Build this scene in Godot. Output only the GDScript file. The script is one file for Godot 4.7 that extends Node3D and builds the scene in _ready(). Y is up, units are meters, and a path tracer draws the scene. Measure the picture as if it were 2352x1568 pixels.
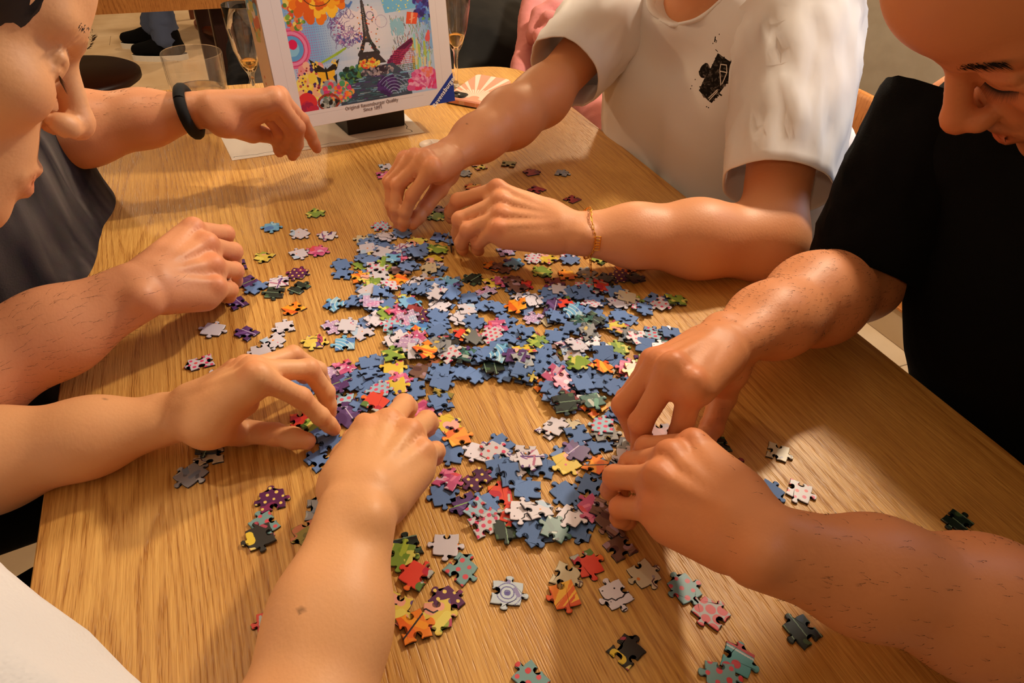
extends Node3D
# Lengths are metres, y is up. The table top lies at y = TH; its long sides run along z and its right long side is at x = 0.585.

const TH := 0.74
const EYE := Vector3(0.0, 1.17, 0.0)
const CAM := Basis(Vector3(0.9240, 0.0498, 0.3791), Vector3(0.1995, 0.7831, -0.5890), Vector3(-0.3263, 0.6198, 0.7137))
const FOCAL := 1568.0

var rng := RandomNumberGenerator.new()
var M := {}
var taken := {}


func _ready() -> void:
	rng.seed = 7
	set_camera()
	set_light()
	make_materials()
	room()
	table()
	far_things()
	table_things()
	people()
	puzzle()


# ---------------------------------------------------------------- camera, sky, lamps
func set_camera() -> void:
	var c := Camera3D.new()
	c.name = "camera"
	add_child(c)
	c.transform = Transform3D(CAM.orthonormalized(), EYE)
	c.fov = rad_to_deg(2.0 * atan(784.0 / FOCAL))
	c.near = 0.02
	c.far = 60.0
	c.current = true


func set_light() -> void:
	var we := WorldEnvironment.new()
	we.name = "surroundings"
	var e := Environment.new()
	e.background_mode = Environment.BG_SKY
	var sky := Sky.new()
	var sm := ProceduralSkyMaterial.new()
	sm.sky_top_color = Color(0.55, 0.68, 0.9)
	sm.sky_horizon_color = Color(0.8, 0.86, 0.95)
	sm.ground_bottom_color = Color(0.25, 0.25, 0.27)
	sm.ground_horizon_color = Color(0.6, 0.62, 0.66)
	sm.sky_energy_multiplier = 1.0
	sky.sky_material = sm
	e.sky = sky
	e.ambient_light_source = Environment.AMBIENT_SOURCE_DISABLED
	e.reflected_light_source = Environment.REFLECTION_SOURCE_SKY
	e.tonemap_mode = Environment.TONE_MAPPER_LINEAR
	e.tonemap_exposure = 0.46
	e.sdfgi_enabled = true
	e.ssao_enabled = true
	e.ssil_enabled = true
	we.environment = e
	add_child(we)
	# daylight of an unseen window in the right wall, placed to light the white sleeve
	var day := AreaLight3D.new()
	day.name = "unseen_window_daylight"
	day.area_size = Vector2(0.66, 1.2)
	day.light_color = Color(0.74, 0.85, 1.0)
	day.light_energy = DAY
	day.area_range = 12.0
	day.shadow_enabled = true
	add_child(day)
	day.position = Vector3(1.60, 1.62, WINZ)
	day.look_at_from_position(day.position, day.position + Vector3(-1, -0.35, -0.05), Vector3.UP)


const DAY := 1.7
const WINZ := -0.42
const LAMP := Vector3(1.1, 1.74, -0.93)
const LAMP_E := 3.3
const WARM := Color(1.0, 0.92, 0.80)
const WARMER := Color(1.0, 0.86, 0.68)


# ---------------------------------------------------------------- names, tags, places
func numbered(called: String) -> String:
	if not taken.has(called):
		taken[called] = 0
		return called
	taken[called] += 1
	return "%s_%03d" % [called, taken[called]]


func tag(o: Node, label: String, category: String, group := "") -> Node:
	o.set_meta("label", label)
	o.set_meta("category", category)
	if group:
		o.set_meta("group", group)
	return o


func thing(called: String, label: String, category: String, at := Vector3.ZERO, group := "") -> Node3D:
	var o := Node3D.new()
	o.name = numbered(called)
	add_child(o, true)
	o.position = at
	tag(o, label, category, group)
	return o


func put(called: String, mesh: Mesh, mat: Material, parent: Node = null, at := Transform3D()) -> MeshInstance3D:
	var o := MeshInstance3D.new()
	o.mesh = mesh
	if mat:
		o.material_override = mat
	if parent == null or parent == self:
		o.name = numbered(called)
		add_child(o, true)
	else:
		o.name = called
		parent.add_child(o, true)
	o.transform = at
	return o


func struct(called: String, mesh: Mesh, mat: Material, at := Transform3D(), parent: Node = null) -> MeshInstance3D:
	var o := put(called, mesh, mat, parent, at)
	if parent == null:
		o.set_meta("kind", "structure")
	return o


func tm(x: float, y: float, z: float) -> Vector3:   # millimetres from the table top
	return Vector3(x, y, z) * 0.001 + Vector3(0, TH, 0)


func sight(px: float, py: float) -> Vector3:
	return (CAM * Vector3(px - 1176.0, 784.0 - py, -FOCAL)).normalized()


func on_plane(px: float, py: float, h := 0.0) -> Vector3:   # where that line of sight meets the level h above the table top
	var d := sight(px, py)
	return EYE + d * ((TH + h - EYE.y) / d.y)


func at_depth(px: float, py: float, depth: float) -> Vector3:
	return EYE + CAM * (Vector3((px - 1176.0) / FOCAL, (784.0 - py) / FOCAL, -1.0) * depth)


# ---------------------------------------------------------------- shapes
func begin() -> SurfaceTool:
	var st := SurfaceTool.new()
	st.begin(Mesh.PRIMITIVE_TRIANGLES)
	return st


func tri(st: SurfaceTool, a: Vector3, b: Vector3, c: Vector3) -> void:
	st.add_vertex(a)
	st.add_vertex(b)
	st.add_vertex(c)


func quad(st: SurfaceTool, a: Vector3, b: Vector3, c: Vector3, d: Vector3) -> void:
	tri(st, a, b, c)
	tri(st, a, c, d)


func add_box(st: SurfaceTool, lo: Vector3, hi: Vector3, bevel := 0.0, t := Transform3D()) -> void:
	# a box with chamfered edges: each face inset, edges and corners bridged
	var b := minf(bevel, 0.49 * minf(hi.x - lo.x, minf(hi.y - lo.y, hi.z - lo.z)))
	st.set_smooth_group(-1)
	var c := (lo + hi) * 0.5
	var h := (hi - lo) * 0.5
	if b <= 0.0:
		for f in [[Vector3.RIGHT, Vector3.UP], [Vector3.LEFT, Vector3.UP], [Vector3.UP, Vector3.BACK], [Vector3.DOWN, Vector3.BACK], [Vector3.BACK, Vector3.UP], [Vector3.FORWARD, Vector3.UP]]:
			var n: Vector3 = f[0]
			var u: Vector3 = f[1]
			var r := u.cross(n)
			var p := [t * (c + (n + u - r) * h), t * (c + (n + u + r) * h), t * (c + (n - u + r) * h), t * (c + (n - u - r) * h)]
			quad(st, p[0], p[1], p[2], p[3])
		return
	var pts := {}
	for sx in [-1, 1]:
		for sy in [-1, 1]:
			for sz in [-1, 1]:
				var s := Vector3(sx, sy, sz)
				var o := c + s * h
				pts[[sx, sy, sz, 0]] = t * (o - Vector3(0, sy * b, sz * b))
				pts[[sx, sy, sz, 1]] = t * (o - Vector3(sx * b, 0, sz * b))
				pts[[sx, sy, sz, 2]] = t * (o - Vector3(sx * b, sy * b, 0))
	for s in [-1, 1]:
		var a := [pts[[s, 1, -1, 0]], pts[[s, 1, 1, 0]], pts[[s, -1, 1, 0]], pts[[s, -1, -1, 0]]]
		face(st, a, s > 0)
		a = [pts[[-1, s, -1, 1]], pts[[1, s, -1, 1]], pts[[1, s, 1, 1]], pts[[-1, s, 1, 1]]]
		face(st, a, s > 0)
		a = [pts[[-1, 1, s, 2]], pts[[1, 1, s, 2]], pts[[1, -1, s, 2]], pts[[-1, -1, s, 2]]]
		face(st, a, s > 0)
	for s in [-1, 1]:
		for q in [-1, 1]:
			face(st, [pts[[s, q, -1, 0]], pts[[s, q, 1, 0]], pts[[s, q, 1, 1]], pts[[s, q, -1, 1]]], s * q < 0)
			face(st, [pts[[s, -1, q, 0]], pts[[s, 1, q, 0]], pts[[s, 1, q, 2]], pts[[s, -1, q, 2]]], s * q > 0)
			face(st, [pts[[-1, s, q, 1]], pts[[1, s, q, 1]], pts[[1, s, q, 2]], pts[[-1, s, q, 2]]], s * q < 0)
	for sx in [-1, 1]:
		for sy in [-1, 1]:
			for sz in [-1, 1]:
				tri(st, pts[[sx, sy, sz, 0]], pts[[sx, sy, sz, 1]], pts[[sx, sy, sz, 2]])


func face(st: SurfaceTool, a: Array, flip: bool) -> void:
	if flip:
		quad(st, a[0], a[1], a[2], a[3])
	else:
		quad(st, a[3], a[2], a[1], a[0])


func box_mesh(lo: Vector3, hi: Vector3, bevel := 0.0) -> ArrayMesh:
	var st := begin()
	add_box(st, lo, hi, bevel)
	st.generate_normals()
	return st.commit()


func frame_of(d: Vector3, hint := Vector3.UP) -> Basis:   # y along d
	var y := d.normalized()
	var x := hint.cross(y)
	if x.length() < 0.05:
		x = Vector3.RIGHT.cross(y)
		if x.length() < 0.05:
			x = Vector3.BACK.cross(y)
	x = x.normalized()
	return Basis(x, y, x.cross(y))


func add_sweep(st: SurfaceTool, pts: PackedVector3Array, radii: PackedFloat32Array, sides := 12, caps := true, flat := 1.0, hint := Vector3.UP) -> void:
	# a tube through points, with a radius at each; flat squeezes it across
	var rings := []
	var n := pts.size()
	for i in n:
		var d := pts[mini(i + 1, n - 1)] - pts[maxi(i - 1, 0)]
		var f := frame_of(d, hint)
		var ring := PackedVector3Array()
		for k in sides:
			var a := TAU * k / sides
			ring.append(pts[i] + f.x * cos(a) * radii[i] + f.z * sin(a) * radii[i] * flat)
		rings.append(ring)
	st.set_smooth_group(0)
	for i in n - 1:
		for k in sides:
			var k2 := (k + 1) % sides
			quad(st, rings[i][k], rings[i][k2], rings[i + 1][k2], rings[i + 1][k])
	if caps:
		st.set_smooth_group(-1)
		for k in sides:
			var k2 := (k + 1) % sides
			tri(st, rings[0][k2], rings[0][k], pts[0])
			tri(st, rings[n - 1][k], rings[n - 1][k2], pts[n - 1])


func sweep_mesh(pts: PackedVector3Array, radii: PackedFloat32Array, sides := 12, caps := true, flat := 1.0, hint := Vector3.UP) -> ArrayMesh:
	var st := begin()
	add_sweep(st, pts, radii, sides, caps, flat, hint)
	st.generate_normals()
	return st.commit()


func add_lathe(st: SurfaceTool, prof: PackedVector2Array, sides := 48, t := Transform3D(), smooth := true) -> void:
	# profile of (radius, height), listed so that the outside lies to its left going up
	st.set_smooth_group(0 if smooth else -1)
	for i in prof.size() - 1:
		for k in sides:
			var a := TAU * k / sides
			var b := TAU * (k + 1) / sides
			var p := t * Vector3(prof[i].x * cos(a), prof[i].y, prof[i].x * sin(a))
			var q := t * Vector3(prof[i].x * cos(b), prof[i].y, prof[i].x * sin(b))
			var r := t * Vector3(prof[i + 1].x * cos(b), prof[i + 1].y, prof[i + 1].x * sin(b))
			var s := t * Vector3(prof[i + 1].x * cos(a), prof[i + 1].y, prof[i + 1].x * sin(a))
			if prof[i].x > 1e-6:
				tri(st, p, q, r)
			if prof[i + 1].x > 1e-6:
				tri(st, p, r, s)


func lathe_mesh(prof: PackedVector2Array, sides := 48, smooth := true) -> ArrayMesh:
	var st := begin()
	add_lathe(st, prof, sides, Transform3D(), smooth)
	st.generate_normals()
	return st.commit()


func add_prism(st: SurfaceTool, poly: PackedVector2Array, y0: float, y1: float, bevel := 0.0, t := Transform3D()) -> void:
	# an outline in x and z raised from y0 to y1, its upper edge chamfered
	var p := poly
	if Geometry2D.is_polygon_clockwise(p):
		p = p.duplicate()
		p.reverse()
	var n := p.size()
	var top := PackedVector2Array()
	for i in n:
		var a := (p[i] - p[(i + n - 1) % n]).normalized()
		var b := (p[(i + 1) % n] - p[i]).normalized()
		var m := Vector2(-a.y, a.x) + Vector2(-b.y, b.x)
		m = m.normalized() / maxf(0.5, m.normalized().dot(Vector2(-a.y, a.x)))
		top.append(p[i] + m * bevel)
	var ids := Geometry2D.triangulate_polygon(top)
	st.set_smooth_group(-1)
	for i in range(0, ids.size(), 3):
		var q := [top[ids[i]], top[ids[i + 1]], top[ids[i + 2]]]
		if (q[1] - q[0]).cross(q[2] - q[0]) < 0.0:
			q = [q[0], q[2], q[1]]
		tri(st, t * Vector3(q[0].x, y1, q[0].y), t * Vector3(q[1].x, y1, q[1].y), t * Vector3(q[2].x, y1, q[2].y))
	ids = Geometry2D.triangulate_polygon(p)
	for i in range(0, ids.size(), 3):
		var q := [p[ids[i]], p[ids[i + 1]], p[ids[i + 2]]]
		if (q[1] - q[0]).cross(q[2] - q[0]) > 0.0:
			q = [q[0], q[2], q[1]]
		tri(st, t * Vector3(q[0].x, y0, q[0].y), t * Vector3(q[1].x, y0, q[1].y), t * Vector3(q[2].x, y0, q[2].y))
	for i in n:
		var j := (i + 1) % n
		quad(st, t * Vector3(p[i].x, y0, p[i].y), t * Vector3(p[j].x, y0, p[j].y), t * Vector3(p[j].x, y1 - bevel, p[j].y), t * Vector3(p[i].x, y1 - bevel, p[i].y))
		if bevel > 0.0:
			quad(st, t * Vector3(p[i].x, y1 - bevel, p[i].y), t * Vector3(p[j].x, y1 - bevel, p[j].y), t * Vector3(top[j].x, y1, top[j].y), t * Vector3(top[i].x, y1, top[i].y))


func prism_mesh(poly: PackedVector2Array, y0: float, y1: float, bevel := 0.0) -> ArrayMesh:
	var st := begin()
	add_prism(st, poly, y0, y1, bevel)
	st.generate_normals()
	return st.commit()


func round_rect(x0: float, z0: float, x1: float, z1: float, r: float, steps := 8) -> PackedVector2Array:
	var p := PackedVector2Array()
	for c in [[x1 - r, z1 - r, 0.0], [x0 + r, z1 - r, PI / 2], [x0 + r, z0 + r, PI], [x1 - r, z0 + r, PI * 1.5]]:
		for k in steps + 1:
			var a: float = c[2] + PI / 2 * k / steps
			p.append(Vector2(c[0] + cos(a) * r, c[1] + sin(a) * r))
	return p


func arc_points(list: Array, steps := 6) -> PackedVector3Array:   # a smooth curve through points
	var out := PackedVector3Array()
	var n := list.size()
	for i in n - 1:
		var a: Vector3 = list[maxi(i - 1, 0)]
		var b: Vector3 = list[i]
		var c: Vector3 = list[i + 1]
		var d: Vector3 = list[mini(i + 2, n - 1)]
		for k in steps:
			out.append(b.cubic_interpolate(c, a, d, float(k) / steps))
	out.append(list[n - 1])
	return out


# ---------------------------------------------------------------- a distance field on a grid, and the surface it crosses
class Field:
	var o: Vector3
	var c: float
	var nx: int
	var ny: int
	var nz: int
	var d := PackedFloat32Array()
	var lo := PackedInt32Array()
	var hi := PackedInt32Array()
	var verts := PackedVector3Array()
	var norms := PackedVector3Array()
	var faces := PackedInt32Array()

	func _init(from: Vector3, to: Vector3, cell: float) -> void:
		c = cell
		o = from
		nx = int((to.x - from.x) / c) + 2
		ny = int((to.y - from.y) / c) + 2
		nz = int((to.z - from.z) / c) + 2
		d.resize(nx * ny * nz)
		d.fill(1.0)
		lo.resize(nx * ny)
		lo.fill(1000000)
		hi.resize(nx * ny)
		hi.fill(-1)

	func cone(a: Vector3, b: Vector3, ra: float, rb: float, k := 0.004) -> void:
		var m := maxf(ra, rb) + k + c * 2.0
		var p0 := (Vector3(minf(a.x, b.x), minf(a.y, b.y), minf(a.z, b.z)) - Vector3(m, m, m) - o) / c
		var p1 := (Vector3(maxf(a.x, b.x), maxf(a.y, b.y), maxf(a.z, b.z)) + Vector3(m, m, m) - o) / c
		var ba := b - a
		var inv := 1.0 / maxf(ba.length_squared(), 1e-12)
		var dr := rb - ra
		var z0 := maxi(0, int(p0.z))
		var z1 := mini(nz - 1, int(p1.z))
		for i in range(maxi(0, int(p0.x)), mini(nx - 1, int(p1.x)) + 1):
			for j in range(maxi(0, int(p0.y)), mini(ny - 1, int(p1.y)) + 1):
				var row := i * ny + j
				lo[row] = mini(lo[row], z0)
				hi[row] = maxi(hi[row], z1)
				var at := row * nz + z0
				var pa := o + Vector3(i, j, z0) * c - a
				for z in range(z0, z1 + 1):
					var t := clampf(pa.dot(ba) * inv, 0.0, 1.0)
					var e := (pa - ba * t).length() - ra - dr * t
					var w := d[at]
					if e < w + k:
						var h := maxf(k - absf(e - w), 0.0)
						d[at] = minf(e, w) - h * h * 0.25 / k
					at += 1
					pa.z += c

	func ball(at: Vector3, r: float, k := 0.004) -> void:
		cone(at, at + Vector3(0, 1e-4, 0), r, r, k)

	func blob(at: Vector3, axes: Basis, r: Vector3, k := 0.006, cut := false) -> void:   # an ellipsoid joined, or cut away
		var m := maxf(r.x, maxf(r.y, r.z)) + k + c * 2.0
		var p0 := (at - Vector3(m, m, m) - o) / c
		var p1 := (at + Vector3(m, m, m) - o) / c
		var inv := axes.transposed()
		var z0 := maxi(0, int(p0.z))
		var z1 := mini(nz - 1, int(p1.z))
		for i in range(maxi(0, int(p0.x)), mini(nx - 1, int(p1.x)) + 1):
			for j in range(maxi(0, int(p0.y)), mini(ny - 1, int(p1.y)) + 1):
				var row := i * ny + j
				if not cut:
					lo[row] = mini(lo[row], z0)
					hi[row] = maxi(hi[row], z1)
				for z in range(z0, z1 + 1):
					var p := (inv * (o + Vector3(i, j, z) * c - at)) / r
					var l := p.length()
					var e := l * (l - 1.0) / maxf((p / r).length(), 1e-5)
					var w := d[row * nz + z]
					if cut:
						e = -e
						if e > w - k:
							var h := maxf(k - absf(e - w), 0.0)
							d[row * nz + z] = maxf(e, w) + h * h * 0.25 / k
					elif e < w + k:
						var h := maxf(k - absf(e - w), 0.0)
						d[row * nz + z] = minf(e, w) - h * h * 0.25 / k

	func shave(at: Vector3, n: Vector3) -> void:   # cut off all that lies beyond a plane
		for row in nx * ny:
			if hi[row] < 0:
				continue
			var i := row / ny
			var j := row % ny
			for z in range(lo[row], hi[row] + 1):
				var e := (o + Vector3(i, j, z) * c - at).dot(n)
				if e > d[row * nz + z]:
					d[row * nz + z] = e

	func surface() -> void:   # surface nets
		var ids := PackedInt32Array()
		ids.resize(nx * ny * nz)
		ids.fill(-1)
		var yz := ny * nz
		var cells := PackedInt32Array()
		for i in nx - 1:
			for j in ny - 1:
				var r := i * ny + j
				var a := mini(mini(lo[r], lo[r + 1]), mini(lo[r + ny], lo[r + ny + 1])) - 1
				var b := maxi(maxi(hi[r], hi[r + 1]), maxi(hi[r + ny], hi[r + ny + 1]))
				for z in range(maxi(a, 0), mini(b, nz - 2) + 1):
					var q := r * nz + z
					var v0 := d[q]
					var v1 := d[q + 1]
					var v2 := d[q + nz]
					var v3 := d[q + nz + 1]
					var v4 := d[q + yz]
					var v5 := d[q + yz + 1]
					var v6 := d[q + yz + nz]
					var v7 := d[q + yz + nz + 1]
					var s := int(v0 < 0.0) + int(v1 < 0.0) + int(v2 < 0.0) + int(v3 < 0.0) + int(v4 < 0.0) + int(v5 < 0.0) + int(v6 < 0.0) + int(v7 < 0.0)
					if s == 0 or s == 8:
						continue
					var p := Vector3.ZERO
					var n := 0
					# edges along z
					if (v0 < 0.0) != (v1 < 0.0):
						p += Vector3(0, 0, v0 / (v0 - v1)); n += 1
					if (v2 < 0.0) != (v3 < 0.0):
						p += Vector3(0, 1, v2 / (v2 - v3)); n += 1
					if (v4 < 0.0) != (v5 < 0.0):
						p += Vector3(1, 0, v4 / (v4 - v5)); n += 1
					if (v6 < 0.0) != (v7 < 0.0):
						p += Vector3(1, 1, v6 / (v6 - v7)); n += 1
					# along y
					if (v0 < 0.0) != (v2 < 0.0):
						p += Vector3(0, v0 / (v0 - v2), 0); n += 1
					if (v1 < 0.0) != (v3 < 0.0):
						p += Vector3(0, v1 / (v1 - v3), 1); n += 1
					if (v4 < 0.0) != (v6 < 0.0):
						p += Vector3(1, v4 / (v4 - v6), 0); n += 1
					if (v5 < 0.0) != (v7 < 0.0):
						p += Vector3(1, v5 / (v5 - v7), 1); n += 1
					# along x
					if (v0 < 0.0) != (v4 < 0.0):
						p += Vector3(v0 / (v0 - v4), 0, 0); n += 1
					if (v1 < 0.0) != (v5 < 0.0):
						p += Vector3(v1 / (v1 - v5), 0, 1); n += 1
					if (v2 < 0.0) != (v6 < 0.0):
						p += Vector3(v2 / (v2 - v6), 1, 0); n += 1
					if (v3 < 0.0) != (v7 < 0.0):
						p += Vector3(v3 / (v3 - v7), 1, 1); n += 1
					ids[q] = verts.size()
					cells.append(q)
					verts.append(o + (Vector3(i, j, z) + p / n) * c)
					norms.append(Vector3(v4 + v5 + v6 + v7 - v0 - v1 - v2 - v3, v2 + v3 + v6 + v7 - v0 - v1 - v4 - v5, v1 + v3 + v5 + v7 - v0 - v2 - v4 - v6).normalized())
		for q in cells:
			var z := q % nz
			var j := (q / nz) % ny
			var i := q / yz
			var s := d[q] < 0.0
			if j > 0 and z > 0 and s != (d[q + yz] < 0.0):
				link(ids[q], ids[q - 1], ids[q - nz - 1], ids[q - nz], s)
			if i > 0 and z > 0 and s != (d[q + nz] < 0.0):
				link(ids[q], ids[q - yz], ids[q - yz - 1], ids[q - 1], s)
			if i > 0 and j > 0 and s != (d[q + 1] < 0.0):
				link(ids[q], ids[q - nz], ids[q - yz - nz], ids[q - yz], s)

	func link(a: int, b: int, e: int, f: int, flip: bool) -> void:
		if a < 0 or b < 0 or e < 0 or f < 0:
			return
		if flip:
			faces.append_array([a, b, e, a, e, f])
		else:
			faces.append_array([a, e, b, a, f, e])


class Hull:   # surfaces gathered for one mesh
	var v := PackedVector3Array()
	var n := PackedVector3Array()
	var col := PackedColorArray()
	var uv := PackedVector2Array()
	var ix := PackedInt32Array()

	func take(f: Field, paint: Callable, t := Transform3D()) -> void:
		var base := v.size()
		for i in f.verts.size():
			var p := t * f.verts[i]
			var q := (t.basis * f.norms[i]).normalized()
			v.append(p)
			n.append(q)
			col.append(paint.call(p, q))
		for i in f.faces:
			ix.append(base + i)

	func mesh() -> ArrayMesh:
		var a := []
		a.resize(Mesh.ARRAY_MAX)
		a[Mesh.ARRAY_VERTEX] = v
		a[Mesh.ARRAY_NORMAL] = n
		a[Mesh.ARRAY_COLOR] = col
		if uv.size() == v.size():
			a[Mesh.ARRAY_TEX_UV] = uv
		a[Mesh.ARRAY_INDEX] = ix
		var m := ArrayMesh.new()
		m.add_surface_from_arrays(Mesh.PRIMITIVE_TRIANGLES, a)
		return m


# ---------------------------------------------------------------- materials
func plain(c: Color, rough := 0.6, metal := 0.0) -> StandardMaterial3D:
	var m := StandardMaterial3D.new()
	m.albedo_color = c
	m.roughness = rough
	m.metallic = metal
	return m


func noise(f: float, s := 1, oct := 3) -> FastNoiseLite:
	var n := FastNoiseLite.new()
	n.seed = s
	n.frequency = f
	n.noise_type = FastNoiseLite.TYPE_SIMPLEX_SMOOTH
	n.fractal_octaves = oct
	return n


func noise_tex(f: float, s := 1, oct := 3, size := 256, ramp: Gradient = null, normal := false, strength := 2.0) -> NoiseTexture2D:
	var t := NoiseTexture2D.new()
	t.width = size
	t.height = size
	t.seamless = true
	t.noise = noise(f, s, oct)
	if ramp:
		t.color_ramp = ramp
	if normal:
		t.as_normal_map = true
		t.bump_strength = strength
	return t


func ramp(list: Array) -> Gradient:
	var g := Gradient.new()
	var o := PackedFloat32Array()
	var c := PackedColorArray()
	for e in list:
		o.append(e[0])
		c.append(e[1])
	g.offsets = o
	g.colors = c
	return g


func triplanar(m: StandardMaterial3D, scale: float, world := true) -> StandardMaterial3D:
	m.uv1_triplanar = true
	m.uv1_world_triplanar = world
	m.uv1_scale = Vector3.ONE * scale
	return m


func grain(w: int, h: int, wide: float, long: float, light: Color, dark: Color, s: int, strips: float) -> Array:   # veneer: colour and relief; grain runs down the picture
	var big := noise(1.0, s, 2)
	var mid := noise(1.0, s + 1, 2)
	var pore := noise(1.0, s + 2, 2)
	var tone := noise(1.0, s + 3, 2)
	var px := PackedByteArray()
	px.resize(w * h * 3)
	var hp := PackedByteArray()
	hp.resize(w * h)
	var at := 0
	var i := 0
	for y in h:
		var z := long * y / h
		for x in w:
			var a := wide * x / w
			var leaf := floorf(a / strips)
			var b := a - (leaf + 0.5) * strips
			var lz := z + leaf * 3.7
			var flow := big.get_noise_2d(a * 7.0 + leaf * 9.0, lz * 2.2)
			var bend := clampf(1.0 - absf(b) / (strips * 0.34), 0.0, 1.0)
			# rings: nearly straight at the strip's sides, pointed arches in its heart
			var q := b * (1.0 - bend * 0.6) * 105.0 + flow * 1.9 + bend * (b * b * 2600.0 - lz * 5.5)
			var ring := q - floorf(q)
			var line := clampf((ring - 0.45) / 0.4, 0.0, 1.0) * clampf((1.0 - ring) / 0.15, 0.0, 1.0)
			var fine := mid.get_noise_2d(a * 420.0, lz * 9.0)
			var p := pore.get_noise_2d(a * 1100.0 + flow * 3.0, lz * 30.0)
			var hole := clampf((p - 0.12) * 3.5, 0.0, 1.0) * (0.35 + 0.65 * line)
			var t := clampf(0.22 + 0.32 * line + 0.30 * fine + 0.50 * hole + 0.22 * tone.get_noise_2d(a * 11.0, lz * 1.3), 0.0, 1.0)
			px[at] = int(255.0 * lerpf(light.r, dark.r, t))
			px[at + 1] = int(255.0 * lerpf(light.g, dark.g, t))
			px[at + 2] = int(255.0 * lerpf(light.b, dark.b, t))
			at += 3
			hp[i] = int(255.0 * clampf(0.85 - 0.7 * hole - 0.15 * line, 0.0, 1.0))
			i += 1
	return [Image.create_from_data(w, h, false, Image.FORMAT_RGB8, px), Image.create_from_data(w, h, false, Image.FORMAT_L8, hp)]


func make_materials() -> void:
	var g := grain(2048, 1024, 0.8, 1.4, Color(0.87, 0.675, 0.37), Color(0.62, 0.40, 0.155), 11, 0.2)
	var oak := plain(Color.WHITE, 0.42)
	oak.albedo_texture = ImageTexture.create_from_image(g[0])
	var bump: Image = g[1]
	var nm := bump.duplicate()
	nm.convert(Image.FORMAT_RGBA8)
	nm.bump_map_to_normal_map(1.6)
	oak.normal_enabled = true
	oak.normal_scale = 0.5
	oak.normal_texture = ImageTexture.create_from_image(nm)
	oak.metallic_specular = 0.5
	M.oak = oak
	M.edge = plain(Color(0.30, 0.19, 0.10), 0.6)
	var wg := grain(512, 256, 0.6, 1.2, Color(0.80, 0.56, 0.30), Color(0.58, 0.35, 0.15), 31, 0.3)
	var wt := ImageTexture.create_from_image(wg[0])
	for e in [["beech", Color(1.0, 0.95, 0.88), 0.4], ["brown_wood", Color(0.50, 0.34, 0.24), 0.5], ["dark_wood", Color(0.27, 0.17, 0.12), 0.45], ["plank", Color(1.0, 1.0, 1.05), 0.55]]:
		var m := plain(e[1], e[2])
		m.albedo_texture = wt
		M[e[0]] = triplanar(m, 1.7, false)
	var pale := plain(Color(0.84, 0.76, 0.65), 0.6)
	pale.albedo_texture = noise_tex(0.012, 5, 3, 256, ramp([[0.0, Color(0.9, 0.86, 0.8)], [1.0, Color(1, 1, 1)]]))
	M.pale_floor = triplanar(pale, 1.2)
	var wall := plain(Color(0.56, 0.52, 0.46), 0.9)
	wall.albedo_texture = noise_tex(0.01, 8, 4, 256, ramp([[0.0, Color(0.93, 0.92, 0.9)], [0.6, Color(1, 1, 1)], [1.0, Color(0.97, 0.96, 0.95)]]))
	wall.normal_enabled = true
	wall.normal_texture = noise_tex(0.06, 9, 3, 256, null, true, 1.2)
	wall.normal_scale = 0.3
	M.wall = triplanar(wall, 0.9)
	M.ceiling = plain(Color(0.86, 0.83, 0.78), 0.9)
	M.white_paint = plain(Color(0.85, 0.84, 0.82), 0.5)
	M.black = plain(Color(0.012, 0.012, 0.014), 0.85)
	M.black_card = plain(Color(0.035, 0.035, 0.045), 0.55)
	M.brass = plain(Color(0.95, 0.72, 0.30), 0.25, 1.0)
	M.steel = plain(Color(0.75, 0.75, 0.76), 0.25, 1.0)
	var glass := plain(Color(1, 1, 1, 0.04), 0.0)
	glass.transparency = BaseMaterial3D.TRANSPARENCY_ALPHA
	M.pane = glass
	var solid := plain(Color(1, 1, 1, 0.0), 0.0)
	solid.transparency = BaseMaterial3D.TRANSPARENCY_ALPHA
	solid.refraction_enabled = true
	solid.refraction_scale = 0.05
	M.glass = solid
	var wine := plain(Color(1.0, 0.86, 0.55, 0.0), 0.0)
	wine.transparency = BaseMaterial3D.TRANSPARENCY_ALPHA
	wine.refraction_enabled = true
	wine.refraction_scale = 0.033
	M.wine = wine
	var water := plain(Color(0.99, 1.0, 1.0, 0.0), 0.0)
	water.transparency = BaseMaterial3D.TRANSPARENCY_ALPHA
	water.refraction_enabled = true
	water.refraction_scale = 0.033
	M.water = water
	var bulb := plain(Color(1, 0.93, 0.8), 0.4)
	bulb.emission_enabled = true
	bulb.emission = Color(1.0, 0.80, 0.55)
	bulb.emission_energy_multiplier = 4.0
	M.bulb = bulb
	for e in [["white_tee", Color(0.90, 0.885, 0.88)], ["black_tee", Color(0.022, 0.022, 0.026)], ["dark_shirt", Color(1, 1, 1)], ["pink_cloth", Color(0.82, 0.53, 0.52)], ["navy_cloth", Color(0.05, 0.06, 0.09)], ["denim", Color(0.30, 0.35, 0.48)], ["trousers", Color(0.05, 0.05, 0.06)], ["shoe", Color(0.02, 0.022, 0.03)], ["hair_cloth", Color(0.06, 0.04, 0.03)]]:
		var m := plain(e[1], 0.92)
		m.metallic_specular = 0.25
		m.normal_enabled = true
		m.normal_texture = noise_tex(0.22, 21, 2, 256, null, true, 2.0)
		m.normal_scale = 0.35
		m.vertex_color_use_as_albedo = e[0] == "dark_shirt"
		M[e[0]] = triplanar(m, 9.0)
	var skin := plain(Color(1, 1, 1), 0.48)
	skin.vertex_color_use_as_albedo = true
	skin.metallic_specular = 0.42
	skin.normal_enabled = true
	skin.normal_texture = noise_tex(0.09, 41, 3, 256, null, true, 1.6)
	skin.normal_scale = 0.22
	M.skin = triplanar(skin, 14.0)
	M.nail = plain(Color(0.86, 0.62, 0.52), 0.28)
	M.hair = plain(Color(0.045, 0.030, 0.022), 0.5)
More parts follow.
